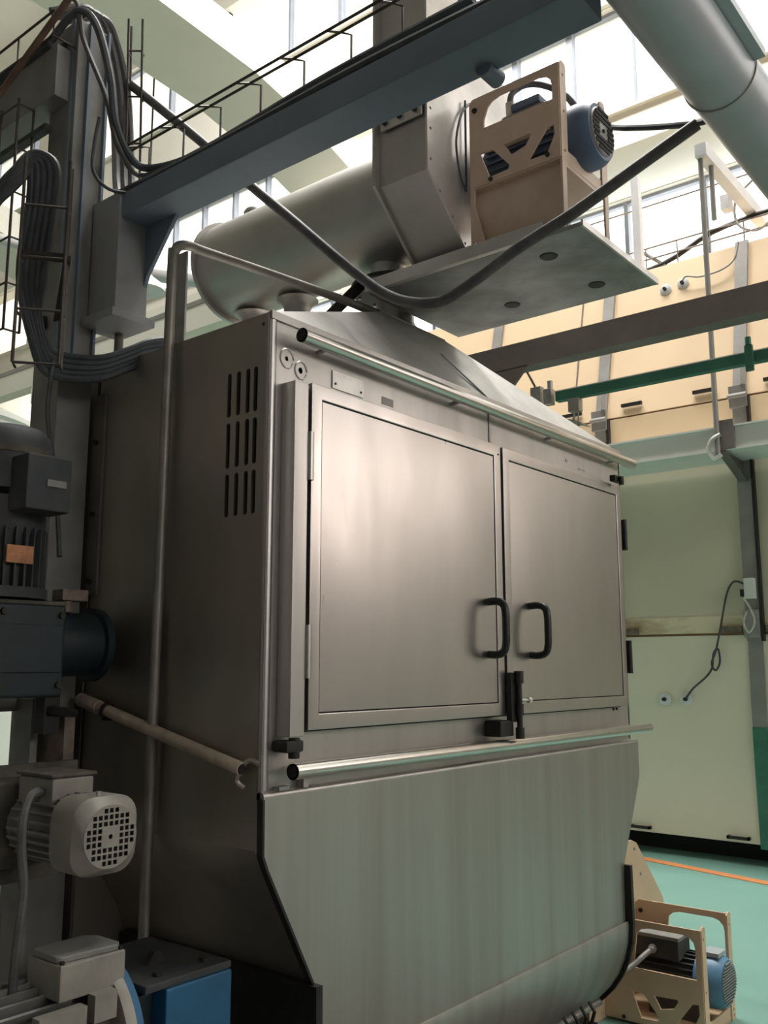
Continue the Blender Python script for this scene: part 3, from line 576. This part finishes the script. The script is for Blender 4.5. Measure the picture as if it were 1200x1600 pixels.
for i, nm in enumerate(('left', 'middle', 'right')):
    cable('hanging_bundle_cable', [(1.60 + .03 * i, 2.86, 3.955), (1.72 + .033 * i, 2.82, 4.02), (1.80 + .034 * i, 2.84, 3.97), (1.88 + .034 * i, 2.87, 3.80), (1.90 + .034 * i, 2.86, 3.55), (1.87 + .034 * i, 2.78, 3.32), (1.83 + .034 * i, 2.62, 3.285)], .0155, CABLE_G, nm + ' one of three grey cables hanging from the column top to the beam', group='cables hanging beside the column')
cable('motor_drop_cable', [(1.60, 2.70, 2.60), (1.60, 2.72, 2.427), (1.605, 2.68, 2.267), (1.59, 2.61, 2.086), (1.57, 2.55, 1.93)], .008, CABLE, 'dark cable dropping past the column to the black motor')
cable('flex_conduit', [(1.95, 2.852, 3.842), (2.12, 2.63, 3.60), (2.17, 2.43, 3.39), (2.2, 2.224, 3.189), (2.25, 2.051, 3.011), (2.28, 1.959, 2.92), (2.3, 1.863, 2.836), (2.33, 1.777, 2.792), (2.36, 1.668, 2.778), (2.37, 1.549, 2.816), (2.40, 1.423, 2.888), (2.42, 1.318, 2.934), (2.44, 1.217, 2.977), (2.48, 1.022, 3.078), (2.5, .85, 3.155)], .0185, CABLE_G,
      'thick grey conduit sagging in front of the neck and rising to the blue pipe', 'conduit', seg=12)
cable('motor_feed_cable', [(3.03, 1.36, 3.60), (2.98, 1.30, 3.55), (2.95, 1.245, 3.513), (2.90, 1.074, 3.430), (2.85, .93, 3.375), (2.6, .80, 3.32)], .011, CABLE, 'dark cable running level from the blower bracket to the blue pipe')
solo('rust_rod', M().tube([(1.50, 3.02, 3.62), (1.55, 2.55, 3.92), (1.60, 2.2, 4.15)], .012, 8), RUST, 'rusty brown rod slanting across the top left corner', 'rod')
# overhead pale blue duct along X
dcy, dcz, dr = .76, 3.232, .10
bd = thing('overhead_pipe', 'large pale blue pipe slanting across the top right corner', 'pipe', (3.0, dcy, dcz - dr))
part('pipe_shell', M().cyl((1.2, dcy, dcz), (7.8, dcy, dcz), dr, seg=48), PIPEBLUE, bd)
part('joint_band', M().lathe([(0, dr + .001), (.001, dr + .004), (.008, dr + .004), (.009, dr + .001)], (2.43, dcy, dcz), (1, 0, 0), 48), GALV, bd)
part('top_flange', M().box(1.2, 2.42, dcy - .13, dcy - .07, dcz - .005, dcz + .02), PIPEBLUE, bd)

# ================================================================== the big cream vessel on the right
VX = 8.0
ve = thing('cream_vessel', 'huge cream panelled vessel filling the right background', 'vessel', (8.8, 2.2, 0))
ys = [-1.35, -.05, 1.2, 2.50, 3.80, 5.10, 6.3]
part('vessel_core', M().prism([(VX + .06, .2), (VX + .06, 3.88), (VX + .42, 5.45), (VX + 2.2, 5.45), (VX + 2.2, .2)], 'Y', ys[0], ys[-1]), CREAM, ve, smooth=False)
part('plinth', M().box(VX + .28, VX + 2.1, ys[0] + .1, ys[-1] - .1, 0, .2), DARK, ve, smooth=False)
for i in range(len(ys) - 1):
    a, b = ys[i] + .008, ys[i + 1] - .008
    lo = part('lower_panel', M().box(VX, VX + .06, a, b, .17, 1.855), CREAM_LOW, ve, bevel=.006)
    for yy in (a + .22, b - .22):
        part('panel_grip', M().box(VX - .05, VX - .035, yy - .09, yy + .09, .20, .225).box(VX - .05, VX, yy - .09, yy - .075, .20, .225).box(VX - .05, VX, yy + .075, yy + .09, .20, .225), BLACK_IRON, lo)
    part('middle_panel', M().box(VX + .012, VX + .06, a, b, 1.875, 3.40), CREAM_MID, ve, bevel=.006)
    part('sill_strip', M().box(VX + .004, VX + .012, a, b, 1.875, 2.02), STAIN, ve)
    part('upper_panel', M().box(VX, VX + .06, a, b, 3.42, 3.90), CREAM, ve, bevel=.006)
    up = part('top_panel', M().prism([(VX, 3.915), (VX + .06, 3.915), (VX + .42, 5.45), (VX + .36, 5.45)], 'Y', a, b), CREAM, ve, bevel=.006)
    for yy in (a + .30, b - .30):
        part('panel_grip', M().box(VX - .02, VX + .012, yy - .10, yy + .10, 4.00, 4.03), BLACK_IRON, up)
def strap(yc, w):
    s_ = part('strap', M().prism([(VX - .03, 3.9), (VX + .33, 5.47), (VX + .37, 5.47), (VX + .01, 3.9)], 'Y', yc - w, yc + w), STRAP, ve)
    return s_
for yc in (2.50, 3.80, 5.10, 1.2, -.05):
    strap(yc, .055)
    sl = part('strap', M().box(VX - .035, VX + .01, yc - .06, yc + .06, 1.80, 3.90), STRAP, ve)
    part('strap_edge', M().box(VX - .05, VX, yc - .085, yc - .062, 1.80, 3.9), BLACK_IRON, sl)
    part('strap_clamp', M().box(VX - .07, VX - .03, yc - .075, yc + .075, 3.80, 3.99).cyl((VX - .07, yc - .05, 3.99), (VX - .04, yc - .05, 4.17), .02, seg=8).cyl((VX - .08, yc - .08, 3.9), (VX - .08, yc + .08, 3.9), .022, seg=8), STRAP, sl)
    ls = part('strap', M().sheet([(VX - .012, 1.80), (VX - .03, 1.3), (VX - .02, .8), (VX + .0, .15)], 'Y', yc - .06, yc + .06, .01, flip=1), STRAP, ve)
    gl = part('strap_foot', M().sheet([(VX - .034, 1.1), (VX - .034, .8), (VX - .014, .14)], 'Y', yc - .061, yc + .061, .004, flip=1), GREEN, ls, label='green painted strap foot')
    for q in (.1, -.28): part('strap_tab', M().box(VX - .03, VX, yc + q, yc + q + .18, 1.875, 1.93), BROWN, sl)
part('panel_seam', M().bar((VX - .002, 4.10, 3.93), (VX + .353, 4.10, 5.44), .012, .008, up=(1, 0, 0)), BRAUN, ve)
def knob(y, z, lean):
    x = VX - .005 + max(0, (z - 3.915)) * .2345
    k = part('cable_port', M().lathe([(0, .055), (.012, .055), (.02, .03)], (x, y, z), (-1, 0, 0), 20), WHITE, ve)
    part('port_core', M().lathe([(0, .018), (.03, .016)], (x - .018, y, z), (-1, 0, 0), 12), BLACK_IRON, k)
for y, z in ((3.22, 5.17), (3.05, 5.19), (3.30, 1.31), (3.11, 1.315)): knob(y, z, 0)
part('plug_box', M().box(VX - .11, VX - .035, 2.455, 2.535, 2.15, 2.32).box(VX - .115, VX - .11, 2.475, 2.515, 2.17, 2.30), PALE, ve, bevel=.006)
part('plug', M().box(VX - .09, VX - .04, 2.535, 2.575, 2.17, 2.23), BLACK_IRON, ve)
part('terminal_plate', M().box(VX - .06, VX - .035, 2.44, 2.57, 1.83, 2.06), GALV, ve)
part('small_loop_wire', M().tube([(VX - .08, 2.55, 2.16), (VX - .09, 2.49, 2.05), (VX - .09, 2.47, 1.95), (VX - .09, 2.52, 1.87), (VX - .09, 2.56, 1.95), (VX - .09, 2.53, 2.04)], .008, 6, smooth=4), PLATE, ve)
cable('hanging_lead', [(7.93, 2.545, 2.275), (7.95, 2.60, 2.30), (7.96, 2.65, 2.292), (7.96, 2.705, 2.19), (7.96, 2.777, 1.895), (7.95, 2.82, 1.72), (7.95, 2.86, 1.62), (7.95, 2.83, 1.56), (7.95, 2.79, 1.63), (7.95, 2.80, 1.74), (7.95, 2.84, 1.70), (7.95, 2.86, 1.58), (7.95, 2.92, 1.50), (7.95, 3.028, 1.411), (7.965, 3.105, 1.322)], .009, CABLE, 'thin black lead with a knotted coil hanging on the cream panel')
cable('port_lead', [(8.265, 3.05, 5.19), (8.24, 3.00, 5.23), (8.24, 2.86, 5.19), (8.25, 2.66, 5.21), (8.29, 2.56, 5.30), (8.33, 2.53, 5.47)], .008, STRAP, 'thin grey lead drooping from a port high on the cream vessel')
# pale ledge in front of the vessel
sh = thing('pale_ledge', 'pale green-grey steel ledge along the front of the vessel', 'ledge', (7.75, 2.3, 3.34))
part('front_web', M().box(7.50, 7.53, -1.3, 6.0, 3.345, 3.52), PALE, sh, bevel=.003)
part('top_flange', M().box(7.47, 7.60, -1.3, 6.0, 3.52, 3.535), PALE, sh)
part('bottom_flange', M().box(7.48, 7.99, -1.3, 6.0, 3.330, 3.345), PALE, sh)
part('bracket_arm', M().prism([(7.47, 3.34), (7.97, 3.34), (7.97, 3.16)], 'Y', 2.50, 2.51).bar((7.47, 2.505, 3.325), (7.97, 2.505, 3.15), .07, .012), BRAUN, sh)
hr = thing('hanger_rod', 'slim grey hanger rod dropping from a white arm to the pale ledge', 'hanger', (7.45, 2.55, 3.38))
part('rod', M().cyl((7.45, 2.53, 3.30), (7.45, 2.53, 5.95), .022, seg=10), STRAP, hr)
part('cross_arm', M().box(7.40, 9.1, 2.46, 2.56, 5.90, 6.02), WHITE, hr, bevel=.004)
part('arm_box', M().box(8.3, 8.42, 2.58, 2.66, 5.82, 5.96), WHITE, hr)
part('second_rod', M().cyl((7.62, 2.50, 5.4), (7.62, 2.50, 5.92), .022, seg=10), STRAP, hr)
hk = part('hook', M().tube([(7.44, 2.50, 3.46), (7.43, 2.57, 3.42), (7.43, 2.60, 3.34), (7.44, 2.56, 3.26), (7.44, 2.50, 3.29)], .018, 8, smooth=4), PLATE, hr)
part('hook_plate', M().box(7.46, 7.50, 2.40, 2.52, 3.34, 3.58), BRAUN, hk)
for i, (yy, xx) in enumerate(((3.56, 8.5), (2.26, 8.9))):
    solo('railing_post', M().box(xx - .04, xx + .04, yy - .04, yy + .04, 5.45, 6.55 if i == 0 else 6.25), WHITE, ('white railing post on the vessel top, left of the hanger', 'white railing post on the vessel top, behind the blue pipe')[i], 'post', bevel=.004)
rt = thing('roof_cable_tray', 'light wire tray with a dark hose along the vessel top', 'cable tray', (9.2, 2.5, 5.46))
for z, x in ((5.60, 8.7), (5.72, 8.7), (5.84, 8.7), (6.30, 8.7)):
    part('long_wire', M().cyl((x, .5, z), (x, 4.4, z), .009, seg=6), STRAP, rt)
w0 = part('cross_wire', M().cyl((8.7, .6, 5.46), (8.7, .6, 5.84), .007, seg=6), STRAP, rt)
for k in range(1, 12): copy_part(w0, rt, (0, .33 * k, 0))
part('tray_base', M().box(8.6, 8.8, .5, 4.4, 5.455, 5.47), STRAP, rt)
part('hose', M().tube([(8.72, 4.3, 5.55), (8.72, 3.4, 5.64), (8.72, 2.9, 5.82), (8.72, 2.3, 5.88), (8.72, 1.2, 5.9)], .025, 8, smooth=4), BLACK_IRON, rt)
part('stay', M().cyl((8.72, 3.7, 5.9), (8.72, 3.25, 5.5), .018, seg=8), STRAP, rt)
part('clip', M().tube([(8.65, 2.45, 6.2), (8.65, 2.62, 6.05), (8.65, 2.62, 5.8), (8.65, 2.45, 5.68), (8.65, 2.30, 5.75)], .012, 6, smooth=4), STRAP, rt)
# dark beam and green pipe between cabinet and vessel
db = thing('brown_beam', 'dark brown-grey channel beam slanting behind the cabinet roof at right', 'beam', (4.85, 2.2, 3.42))
part('channel_web', M().box(4.80, 4.812, -.2, 3.25, 3.425, 3.565), BRAUN, db)
part('channel_flange', M().box(4.80, 4.92, -.2, 3.25, 3.415, 3.425).box(4.80, 4.92, -.2, 3.25, 3.565, 3.575), BRAUN, db)
part('beam_gusset', M().prism([(3.02, 3.42), (2.75, 3.42), (2.86, 3.30), (2.99, 3.26)], 'X', 4.80, 4.815).prism([(1.28, 3.57), (.9, 3.57), (.9, 3.66), (1.14, 3.62)], 'X', 4.80, 4.815), BRAUN, db)
part('beam_post', M().box(4.80, 4.92, 3.13, 3.25, 0, 3.42), BRAUN, db)
gp = thing('green_bar', 'green square pipe with end clamps behind the cabinet roof', 'pipe', (5.5, 2.2, 3.35))
part('bar', M().box(5.48, 5.54, -.6, 2.94, 3.375, 3.44), GREEN, gp, bevel=.004)
part('bar_top_edge', M().box(5.478, 5.545, -.6, 2.94, 3.44, 3.447), PALE, gp)
for yy in (1.64, ):
    part('clamp', M().box(5.455, 5.48, yy - .024, yy + .024, 3.32, 3.48).cyl((5.465, yy, 3.48), (5.465, yy, 3.53), .018, seg=10), GREEN, gp, bevel=.004)
part('end_clamp', M().box(5.46, 5.52, 2.96, 3.02, 3.36, 3.47).box(5.46, 5.52, 3.04, 3.12, 3.36, 3.50).cyl((5.49, 2.98, 3.47), (5.49, 2.98, 3.53), .02, seg=8), GALV, gp, bevel=.004)
part('end_shelf', M().add([(5.4, 3.16, 3.34), (5.42, 2.72, 3.17), (5.55, 2.72, 3.17), (5.55, 3.16, 3.34), (5.4, 3.16, 3.35), (5.42, 2.72, 3.18), (5.55, 2.72, 3.18), (5.55, 3.16, 3.35)], [(0, 3, 2, 1), (4, 5, 6, 7), (0, 1, 5, 4), (1, 2, 6, 5), (2, 3, 7, 6), (3, 0, 4, 7)]), GALV, gp)
part('limit_box', M().box(5.47, 5.53, 2.76, 2.84, 3.28, 3.37).cyl((5.5, 2.78, 3.18), (5.5, 2.78, 3.28), .006, seg=6).cyl((5.5, 2.81, 3.18), (5.5, 2.81, 3.28), .006, seg=6), GALV, gp, bevel=.004)
part('feeler_rod', M().cyl((5.49, 3.08, 3.48), (5.46, 3.15, 3.64), .008, seg=6), RUST, gp)
part('bar_support', M().box(5.47, 5.55, -.55, -.47, 0, 3.375), GREEN, gp)

# ================================================================== floor blower at lower right
fb_ = thing('floor_blower', 'beige fan casing standing on the floor behind the trough at lower right', 'blower', (4.5, 2.2, 0))
part('face_plate', M().prism([(4.06, 0), (4.95, 0), (4.95, .30), (4.93, .40), (4.63, .715), (4.57, .735), (4.06, .735)], 'Y', 2.10, 2.108), BEIGE2, fb_, bevel=.003)
part('scroll_casing', M().prism([(4.09, 0), (4.90, 0), (4.90, .38), (4.6, .69), (4.09, .69)], 'Y', 2.108, 2.34), BEIGE2, fb_)
for x_, z_ in ((4.595, .69), (4.66, .56), (4.72, .40)):
    part('plate_screw', M().cyl((x_, 2.10, z_), (x_, 2.094, z_), .008, seg=8), GALV, fb_)
fk = thing('floor_motor_bracket', 'clean beige cut-out motor bracket at the lower right corner', 'motor bracket', (4.4, 1.85, 0))
bracket(fk, 4.22, 4.59, 1.635, 2.098, 0.0, .014, .453, .246, BEIGE2, low=False)
fm_ = thing('floor_motor', 'blue and black motor with slatted round cover in the lower right bracket', 'motor', (4.41, 1.85, .02))
mo2, cv2 = motor_y(fm_, 4.43, .195, 1.60, .115, .30, DUSTY_BLACK, BLUEM2, 0)
for i in range(15):
    z = -.083 + i * .0119; hw = math.sqrt(max(.09 ** 2 - z * z, 1e-5))
    part('grille_slat', M().box(4.43 - hw, 4.43 + hw, 1.594, 1.601, .195 + z - .003, .195 + z + .003), ALU2, cv2)
part('grille_back', M().lathe([(0, .094), (.003, .094)], (4.43, 1.6015, .195), (0, 1, 0), 28), DARK, cv2)
part('cover_bracket', M().box(4.38, 4.48, 1.62, 1.70, .305, .325), PIPEBLUE, cv2, bevel=.003)
part('motor_foot', M().box(4.36, 4.50, 1.72, 1.95, .02, .11), DUSTY_BLACK, fm_)
tb2 = part('terminal_box', M().box(4.32, 4.46, 1.78, 2.05, .275, .36), DUSTY_BLACK, fm_, bevel=.006)
part('box_lid', M().box(4.315, 4.465, 1.775, 2.055, .36, .378), ALU2, tb2, bevel=.004)
part('cable_gland', M().lathe([(0, .02), (.02, .02), (.022, .014), (.045, .014)], (4.32, 1.90, .315), (-1, -.1, 0), 8), GALV, tb2)
cable('floor_motor_hose', [(4.275, 1.895, .315), (4.25, 1.91, .30), (4.19, 1.94, .265), (4.13, 1.98, .23), (4.07, 2.03, .20)], .012, ALU2, 'grey flexible hose leaving the lower right motor box', 'hose')

# ================================================================== drives at the left
# black vertical motor
bmo = thing('dusty_black_motor', 'dusty black upright motor at the left edge with an orange sticker', 'motor', (1.40, 2.58, 1.80))
part('motor_body', M().lathe([(0, .12), (.17, .125), (.19, .135), (.28, .135)], (1.38, 2.58, 1.80), (0, 0, 1), 32), DUSTY_BLACK, bmo)
fm = M()
for i in range(30):
    a = 2 * math.pi * i / 30; c, s = math.cos(a), math.sin(a)
    fm.bar((1.38 + c * .132, 2.58 + s * .132, 1.80), (1.38 + c * .132, 2.58 + s * .132, 1.99), .005, .02, up=(c, s, 0))
part('cooling_fins', fm, DUSTY_BLACK, bmo)
part('fan_hood', M().lathe([(0, .14), (.14, .14), (.17, .134), (.19, .115), (.20, .07), (.205, 0.01)], (1.38, 2.58, 2.10), (0, 0, 1), 32), DUSTY_BLACK, bmo)
part('hood_ring', M().lathe([(0, .143), (.02, .143)], (1.38, 2.58, 2.205), (0, 0, 1), 32), DUST, bmo)
tbx = part('terminal_box', M().box(1.34, 1.48, 2.36, 2.46, 2.03, 2.19), DUSTY_BLACK, bmo, bevel=.008)
part('box_badge', M().box(1.40, 1.46, 2.355, 2.36, 2.10, 2.12), ALU2, tbx)
part('base_flange', M().lathe([(0, .15), (.03, .15)], (1.38, 2.58, 1.79), (0, 0, 1), 32), DUSTY_BLACK, bmo)
part('warning_sticker', M().box(1.335, 1.415, 2.432, 2.438, 1.885, 1.935), LABEL, bmo, label='orange sticker')
# teal gearbox
gb = thing('teal_gearbox', 'dark teal gearbox with a dust-covered top and a round black output', 'gearbox', (1.4, 2.6, 1.5))
part('housing', M().box(1.30, 1.545, 2.45, 2.78, 1.51, 1.775), TEAL, gb, bevel=.012)
part('side_cover', M().box(1.312, 1.53, 2.442, 2.45, 1.58, 1.715), TEAL, gb, bevel=.003)
part('dust_layer', M().box(1.303, 1.542, 2.448, 2.78, 1.772, 1.784), DUST, gb, bevel=.004)
for x_, z_ in ((1.345, 1.75), (1.525, 1.745), (1.345, 1.545), (1.525, 1.545)): part('corner_bolt', M().cyl((x_, 2.451, z_), (x_, 2.438, z_), .010, seg=6), BLACK_IRON, gb)

part('output_hub', M().lathe([(0, .105), (.07, .105), (.075, .098), (.17, .098), (.172, .116), (.195, .116)], (1.545, 2.60, 1.665), (1, 0, 0), 36), TEAL, gb)
part('breather', M().cyl((1.60, 2.55, 1.76), (1.60, 2.55, 1.80), .022, seg=10).box(1.57, 1.66, 2.52, 2.58, 1.795, 1.83), BROWN, gb, bevel=.004)
part('torque_link', M().box(1.55, 1.60, 2.55, 2.60, 1.40, 1.52).cyl((1.56, 2.53, 1.47), (1.66, 2.56, 1.455), .014, seg=8), BLACK_IRON, gb)
# aluminium geared motor with square-hole grille
am = thing('silver_geared_motor', 'dusty silver motor with a square-hole grille facing the viewer', 'motor', (1.36, 2.2, 1.10))
cx, cz, yn, r = 1.402, 1.193, 1.985, .092
oct_ = rrect(cx - r, cx + r, cz - r, cz + r, .055, 4)
mo3 = part('motor_body', M().cyl((cx, yn + .10, cz), (cx, yn + .34, cz), .078, seg=28), ALU2, am)
fm = M()
for i in range(24):
    a = 2 * math.pi * i / 24; c, s = math.cos(a), math.sin(a)
    fm.bar((cx + c * .083, yn + .11, cz + s * .083), (cx + c * .083, yn + .32, cz + s * .083), .006, .016, up=(c, 0, s))
part('cooling_fins', fm, ALU2, mo3)
grid = []
for i in range(-4, 5):
    for j in range(-4, 5):
        u, v = i * .0152, j * .0152
        if abs(i) <= 1 and abs(j) <= 1: continue
        if math.hypot(u, v) > .066: continue
        grid.append([(cx + u - .0054, cz + v - .0054), (cx + u + .0054, cz + v - .0054), (cx + u + .0054, cz + v + .0054), (cx + u - .0054, cz + v + .0054)])
cov = M()
ring = rrect(cx - r, cx + r, cz - r, cz + r, .055, 6); inner = circ(cx, cz, .074, len(ring))
off = min(range(len(inner)), key=lambda k: (inner[k][0] - ring[0][0]) ** 2 + (inner[k][1] - ring[0][1]) ** 2)
inner = [inner[(k + off) % len(inner)] for k in range(len(inner))]
n = len(ring)
vs = [(u, yn + .115, v) for u, v in ring] + [(u, yn + .025, v) for u, v in ring] + [(u, yn, v) for u, v in inner]
cov.add(vs, [(k, (k + 1) % n, n + (k + 1) % n, n + k) for k in range(n)] + [(n + k, n + (k + 1) % n, 2 * n + (k + 1) % n, 2 * n + k) for k in range(n)])
fc = part('fan_cover', cov, ALU, am)
part('grille_plate', M().plate(circ(cx, cz, .0745, 36), grid + [circ(cx, cz, .006, 8)], 'Y', yn - .001, yn + .002), ALU, fc)
part('grille_back', M().cyl((cx, yn + .012, cz), (cx, yn + .016, cz), .07, seg=24), DARK, fc)
part('cover_screw', M().cyl((cx - .005, yn + .05, cz + r), (cx - .005, yn + .05, cz + r + .010), .007, seg=8), GALV, fc)
tb3 = part('terminal_box', M().box(1.335, 1.455, 2.14, 2.30, 1.255, 1.322), ALU, am, bevel=.008)
part('box_lid', M().box(1.33, 1.46, 2.135, 2.305, 1.322, 1.332), DUST, tb3, bevel=.004)
part('gear_head', M().box(1.28, 1.50, 2.33, 2.60, 1.08, 1.30), DUST, am, bevel=.015)
part('mount_plate', M().box(1.25, 1.60, 2.44, 2.47, 1.02, 1.33), DUST, am)
cable('motor_loop_cable', [(1.33, 2.18, 1.29), (1.29, 2.16, 1.285), (1.262, 2.14, 1.24), (1.25, 2.12, 1.17), (1.25, 2.10, 1.08), (1.24, 2.10, .95), (1.23, 2.1, .70)], .011, CABLE_G, 'grey cable curving down in front of the silver motor fins')
cable('motor_loop_cable', [(1.335, 2.20, 1.27), (1.30, 2.19, 1.272), (1.275, 2.16, 1.23), (1.262, 2.14, 1.16), (1.256, 2.12, 1.08)], .009, CABLE_G, 'shorter grey cable curving beside the longer one on the silver motor')
# big finned motor at the bottom with blue gearbox
bigm = thing('large_finned_motor', 'large grey finned motor at the bottom left with a terminal box on top', 'motor', (1.2, 2.12, .60))
mx0, mx1, my, mz, mr = .95, 1.40, 2.12, .70, .14
part('motor_body', M().cyl((mx0, my, mz), (mx1, my, mz), mr, seg=32), ALU2, bigm)
fm = M()
for i in range(34):
    a = 2 * math.pi * i / 34; c, s = math.cos(a), math.sin(a)
    fm.bar((mx0, my + c * (mr + .014), mz + s * (mr + .014)), (mx1 - .06, my + c * (mr + .014), mz + s * (mr + .014)), .006, .032, up=(0, c, s))
part('cooling_fins', fm, ALU2, bigm)
part('end_shield', M().lathe([(0, .150), (.05, .150), (.06, .12)], (1.38, my, mz), (1, 0, 0), 36), DUST, bigm)
part('mount_flange', M().lathe([(0, .205), (.012, .21), (.026, .21)], (1.43, my, mz), (1, 0, 0), 48), ALU, bigm)
bx = part('terminal_box', M().box(1.285, 1.462, 1.985, 2.125, .845, .925), ALU, bigm, bevel=.006)
part('box_lid', M().prism([(1.30, 2.0), (1.44, 1.99), (1.455, 2.005), (1.455, 2.09), (1.43, 2.12), (1.30, 2.12), (1.288, 2.10), (1.288, 2.01)], 'Z', .925, .94), ALU2, bx, bevel=.003)
part('lid_screw', M().cyl((1.295, 1.995, .925), (1.295, 1.995, .932), .006, seg=6).cyl((1.452, 1.995, .925), (1.452, 1.995, .932), .006, seg=6), BLACK_IRON, bx)
part('nameplate_pad', M().box(1.22, 1.34, 1.955, 1.985, .77, .835).box(1.36, 1.42, 1.955, 1.985, .79, .85), ALU, bigm)
bgx = thing('blue_gearbox', 'bright blue gearbox with a grimy top beside the large finned motor', 'gearbox', (1.65, 2.1, .5))
part('adapter_flange', M().lathe([(0, .21), (.018, .21), (.03, .19)], (1.456, my, mz), (1, 0, 0), 48), BLUEG, bgx)
part('housing', M().box(1.56, 1.775, 1.95, 2.30, .42, .815), BLUEG, bgx, bevel=.008)
part('dirty_top', M().box(1.50, 1.775, 1.955, 2.30, .815, .835), DUSTY_BLACK, bgx, bevel=.004)
part('top_lug', M().prism([(1.60, .835), (1.66, .835), (1.64, .865), (1.62, .865)], 'Y', 2.08, 2.10), BLACK_IRON, bgx)
for x_ in (1.57, 1.72): part('top_bolt', M().cyl((x_, 2.0, .835), (x_, 2.0, .845), .013, seg=8), BLACK_IRON, bgx)
part('neck', M().box(1.48, 1.56, 2.0, 2.24, .55, .80), TEAL, bgx, bevel=.006)
# machine frame carrying the drives
fr = thing('drive_frame', 'dusty grey steel frame posts behind the left motors', 'frame', (1.5, 2.85, 0))
part('post', M().box(1.575, 1.60, 2.66, 2.76, 0, 1.50), ALU2, fr, bevel=.003)
part('post', M().box(1.42, 1.47, 2.80, 2.86, 0, 1.52), COLUMN, fr, bevel=.003)
part('cross_bar', M().box(1.20, 1.62, 2.75, 2.82, 1.46, 1.51), COLUMN, fr)
part('cross_bar', M().box(1.20, 1.66, 2.62, 2.66, .98, 1.04), COLUMN, fr)
part('cross_bar', M().box(1.0, 1.72, 2.24, 2.64, .36, .42), COLUMN, fr)
part('cross_bar', M().box(1.0, 1.72, 1.98, 2.06, .36, .42), COLUMN, fr)
part('base_post', M().box(1.60, 1.68, 2.1, 2.2, 0, .36).box(1.05, 1.13, 2.1, 2.2, 0, .36), COLUMN, fr)
part('gearbox_shelf', M().box(1.40, 1.66, 2.64, 2.76, 1.785, 1.80), BROWN, fr)
part('side_bracket', M().box(1.62, 1.655, 2.55, 2.76, 1.10, 1.45), BROWN, fr)
# things far behind at the left
tk = thing('pale_tank', 'pale grey round tank far behind the left motor', 'tank', (3.2, 7.6, 0))
part('tank_shell', M().lathe([(0, .9), (3.5, .9), (3.52, .92), (3.56, .92)], (3.35, 7.6, 0), (0, 0, 1), 48), PALE, tk)
part('tank_lid', M().lathe([(0, .92), (.15, .6), (.2, .1)], (3.35, 7.6, 3.56), (0, 0, 1), 48), ALU, tk)
solo('cream_cabinet', M().box(2.2, 4.2, 9.4, 10.6, 0, 2.4), CREAM_LOW, 'cream box cabinet in the far background below the left motors', 'cabinet', bevel=.02)
wp = solo('white_service_pipe', M().tube([(8.0, 17.5, 10.2), (9.0, 14.0, 8.75), (9.4, 12.4, 8.2), (10, 10.2, 7.55)], .11, 12, smooth=3), WHITE, 'white service pipe sloping across the far windows behind the post', 'pipe')
hl = thing('hanging_lamp', 'white bell lamp hanging in the far background beside the post', 'lamp', (8.0, 11.1, 7.2))
part('lamp_shade', M().lathe([(0, .30), (.10, .27), (.22, .12), (.28, .08)], (8.0, 11.1, 7.15), (0, 0, 1), 24), WHITE, hl)
part('lamp_stem', M().cyl((8.0, 11.1, 7.4), (8.0, 11.1, 16.0), .015, seg=6), BLACK_IRON, hl)
cr = thing('crane_rail', 'cream rail girder along the far wall beneath the windows', 'girder', (10.4, 10, 7.6))
part('girder', M().box(10.3, 10.6, 6.5, 23, 7.6, 8.05), WALL, cr)
part('rail', M().box(10.28, 10.40, 6.5, 23, 8.05, 8.14), STRAP, cr)
for yy in (9.0, 13.5, 18.0): part('corbel', M().box(10.3, 11.0, yy - .2, yy + .2, 7.2, 7.6), WALL, cr)
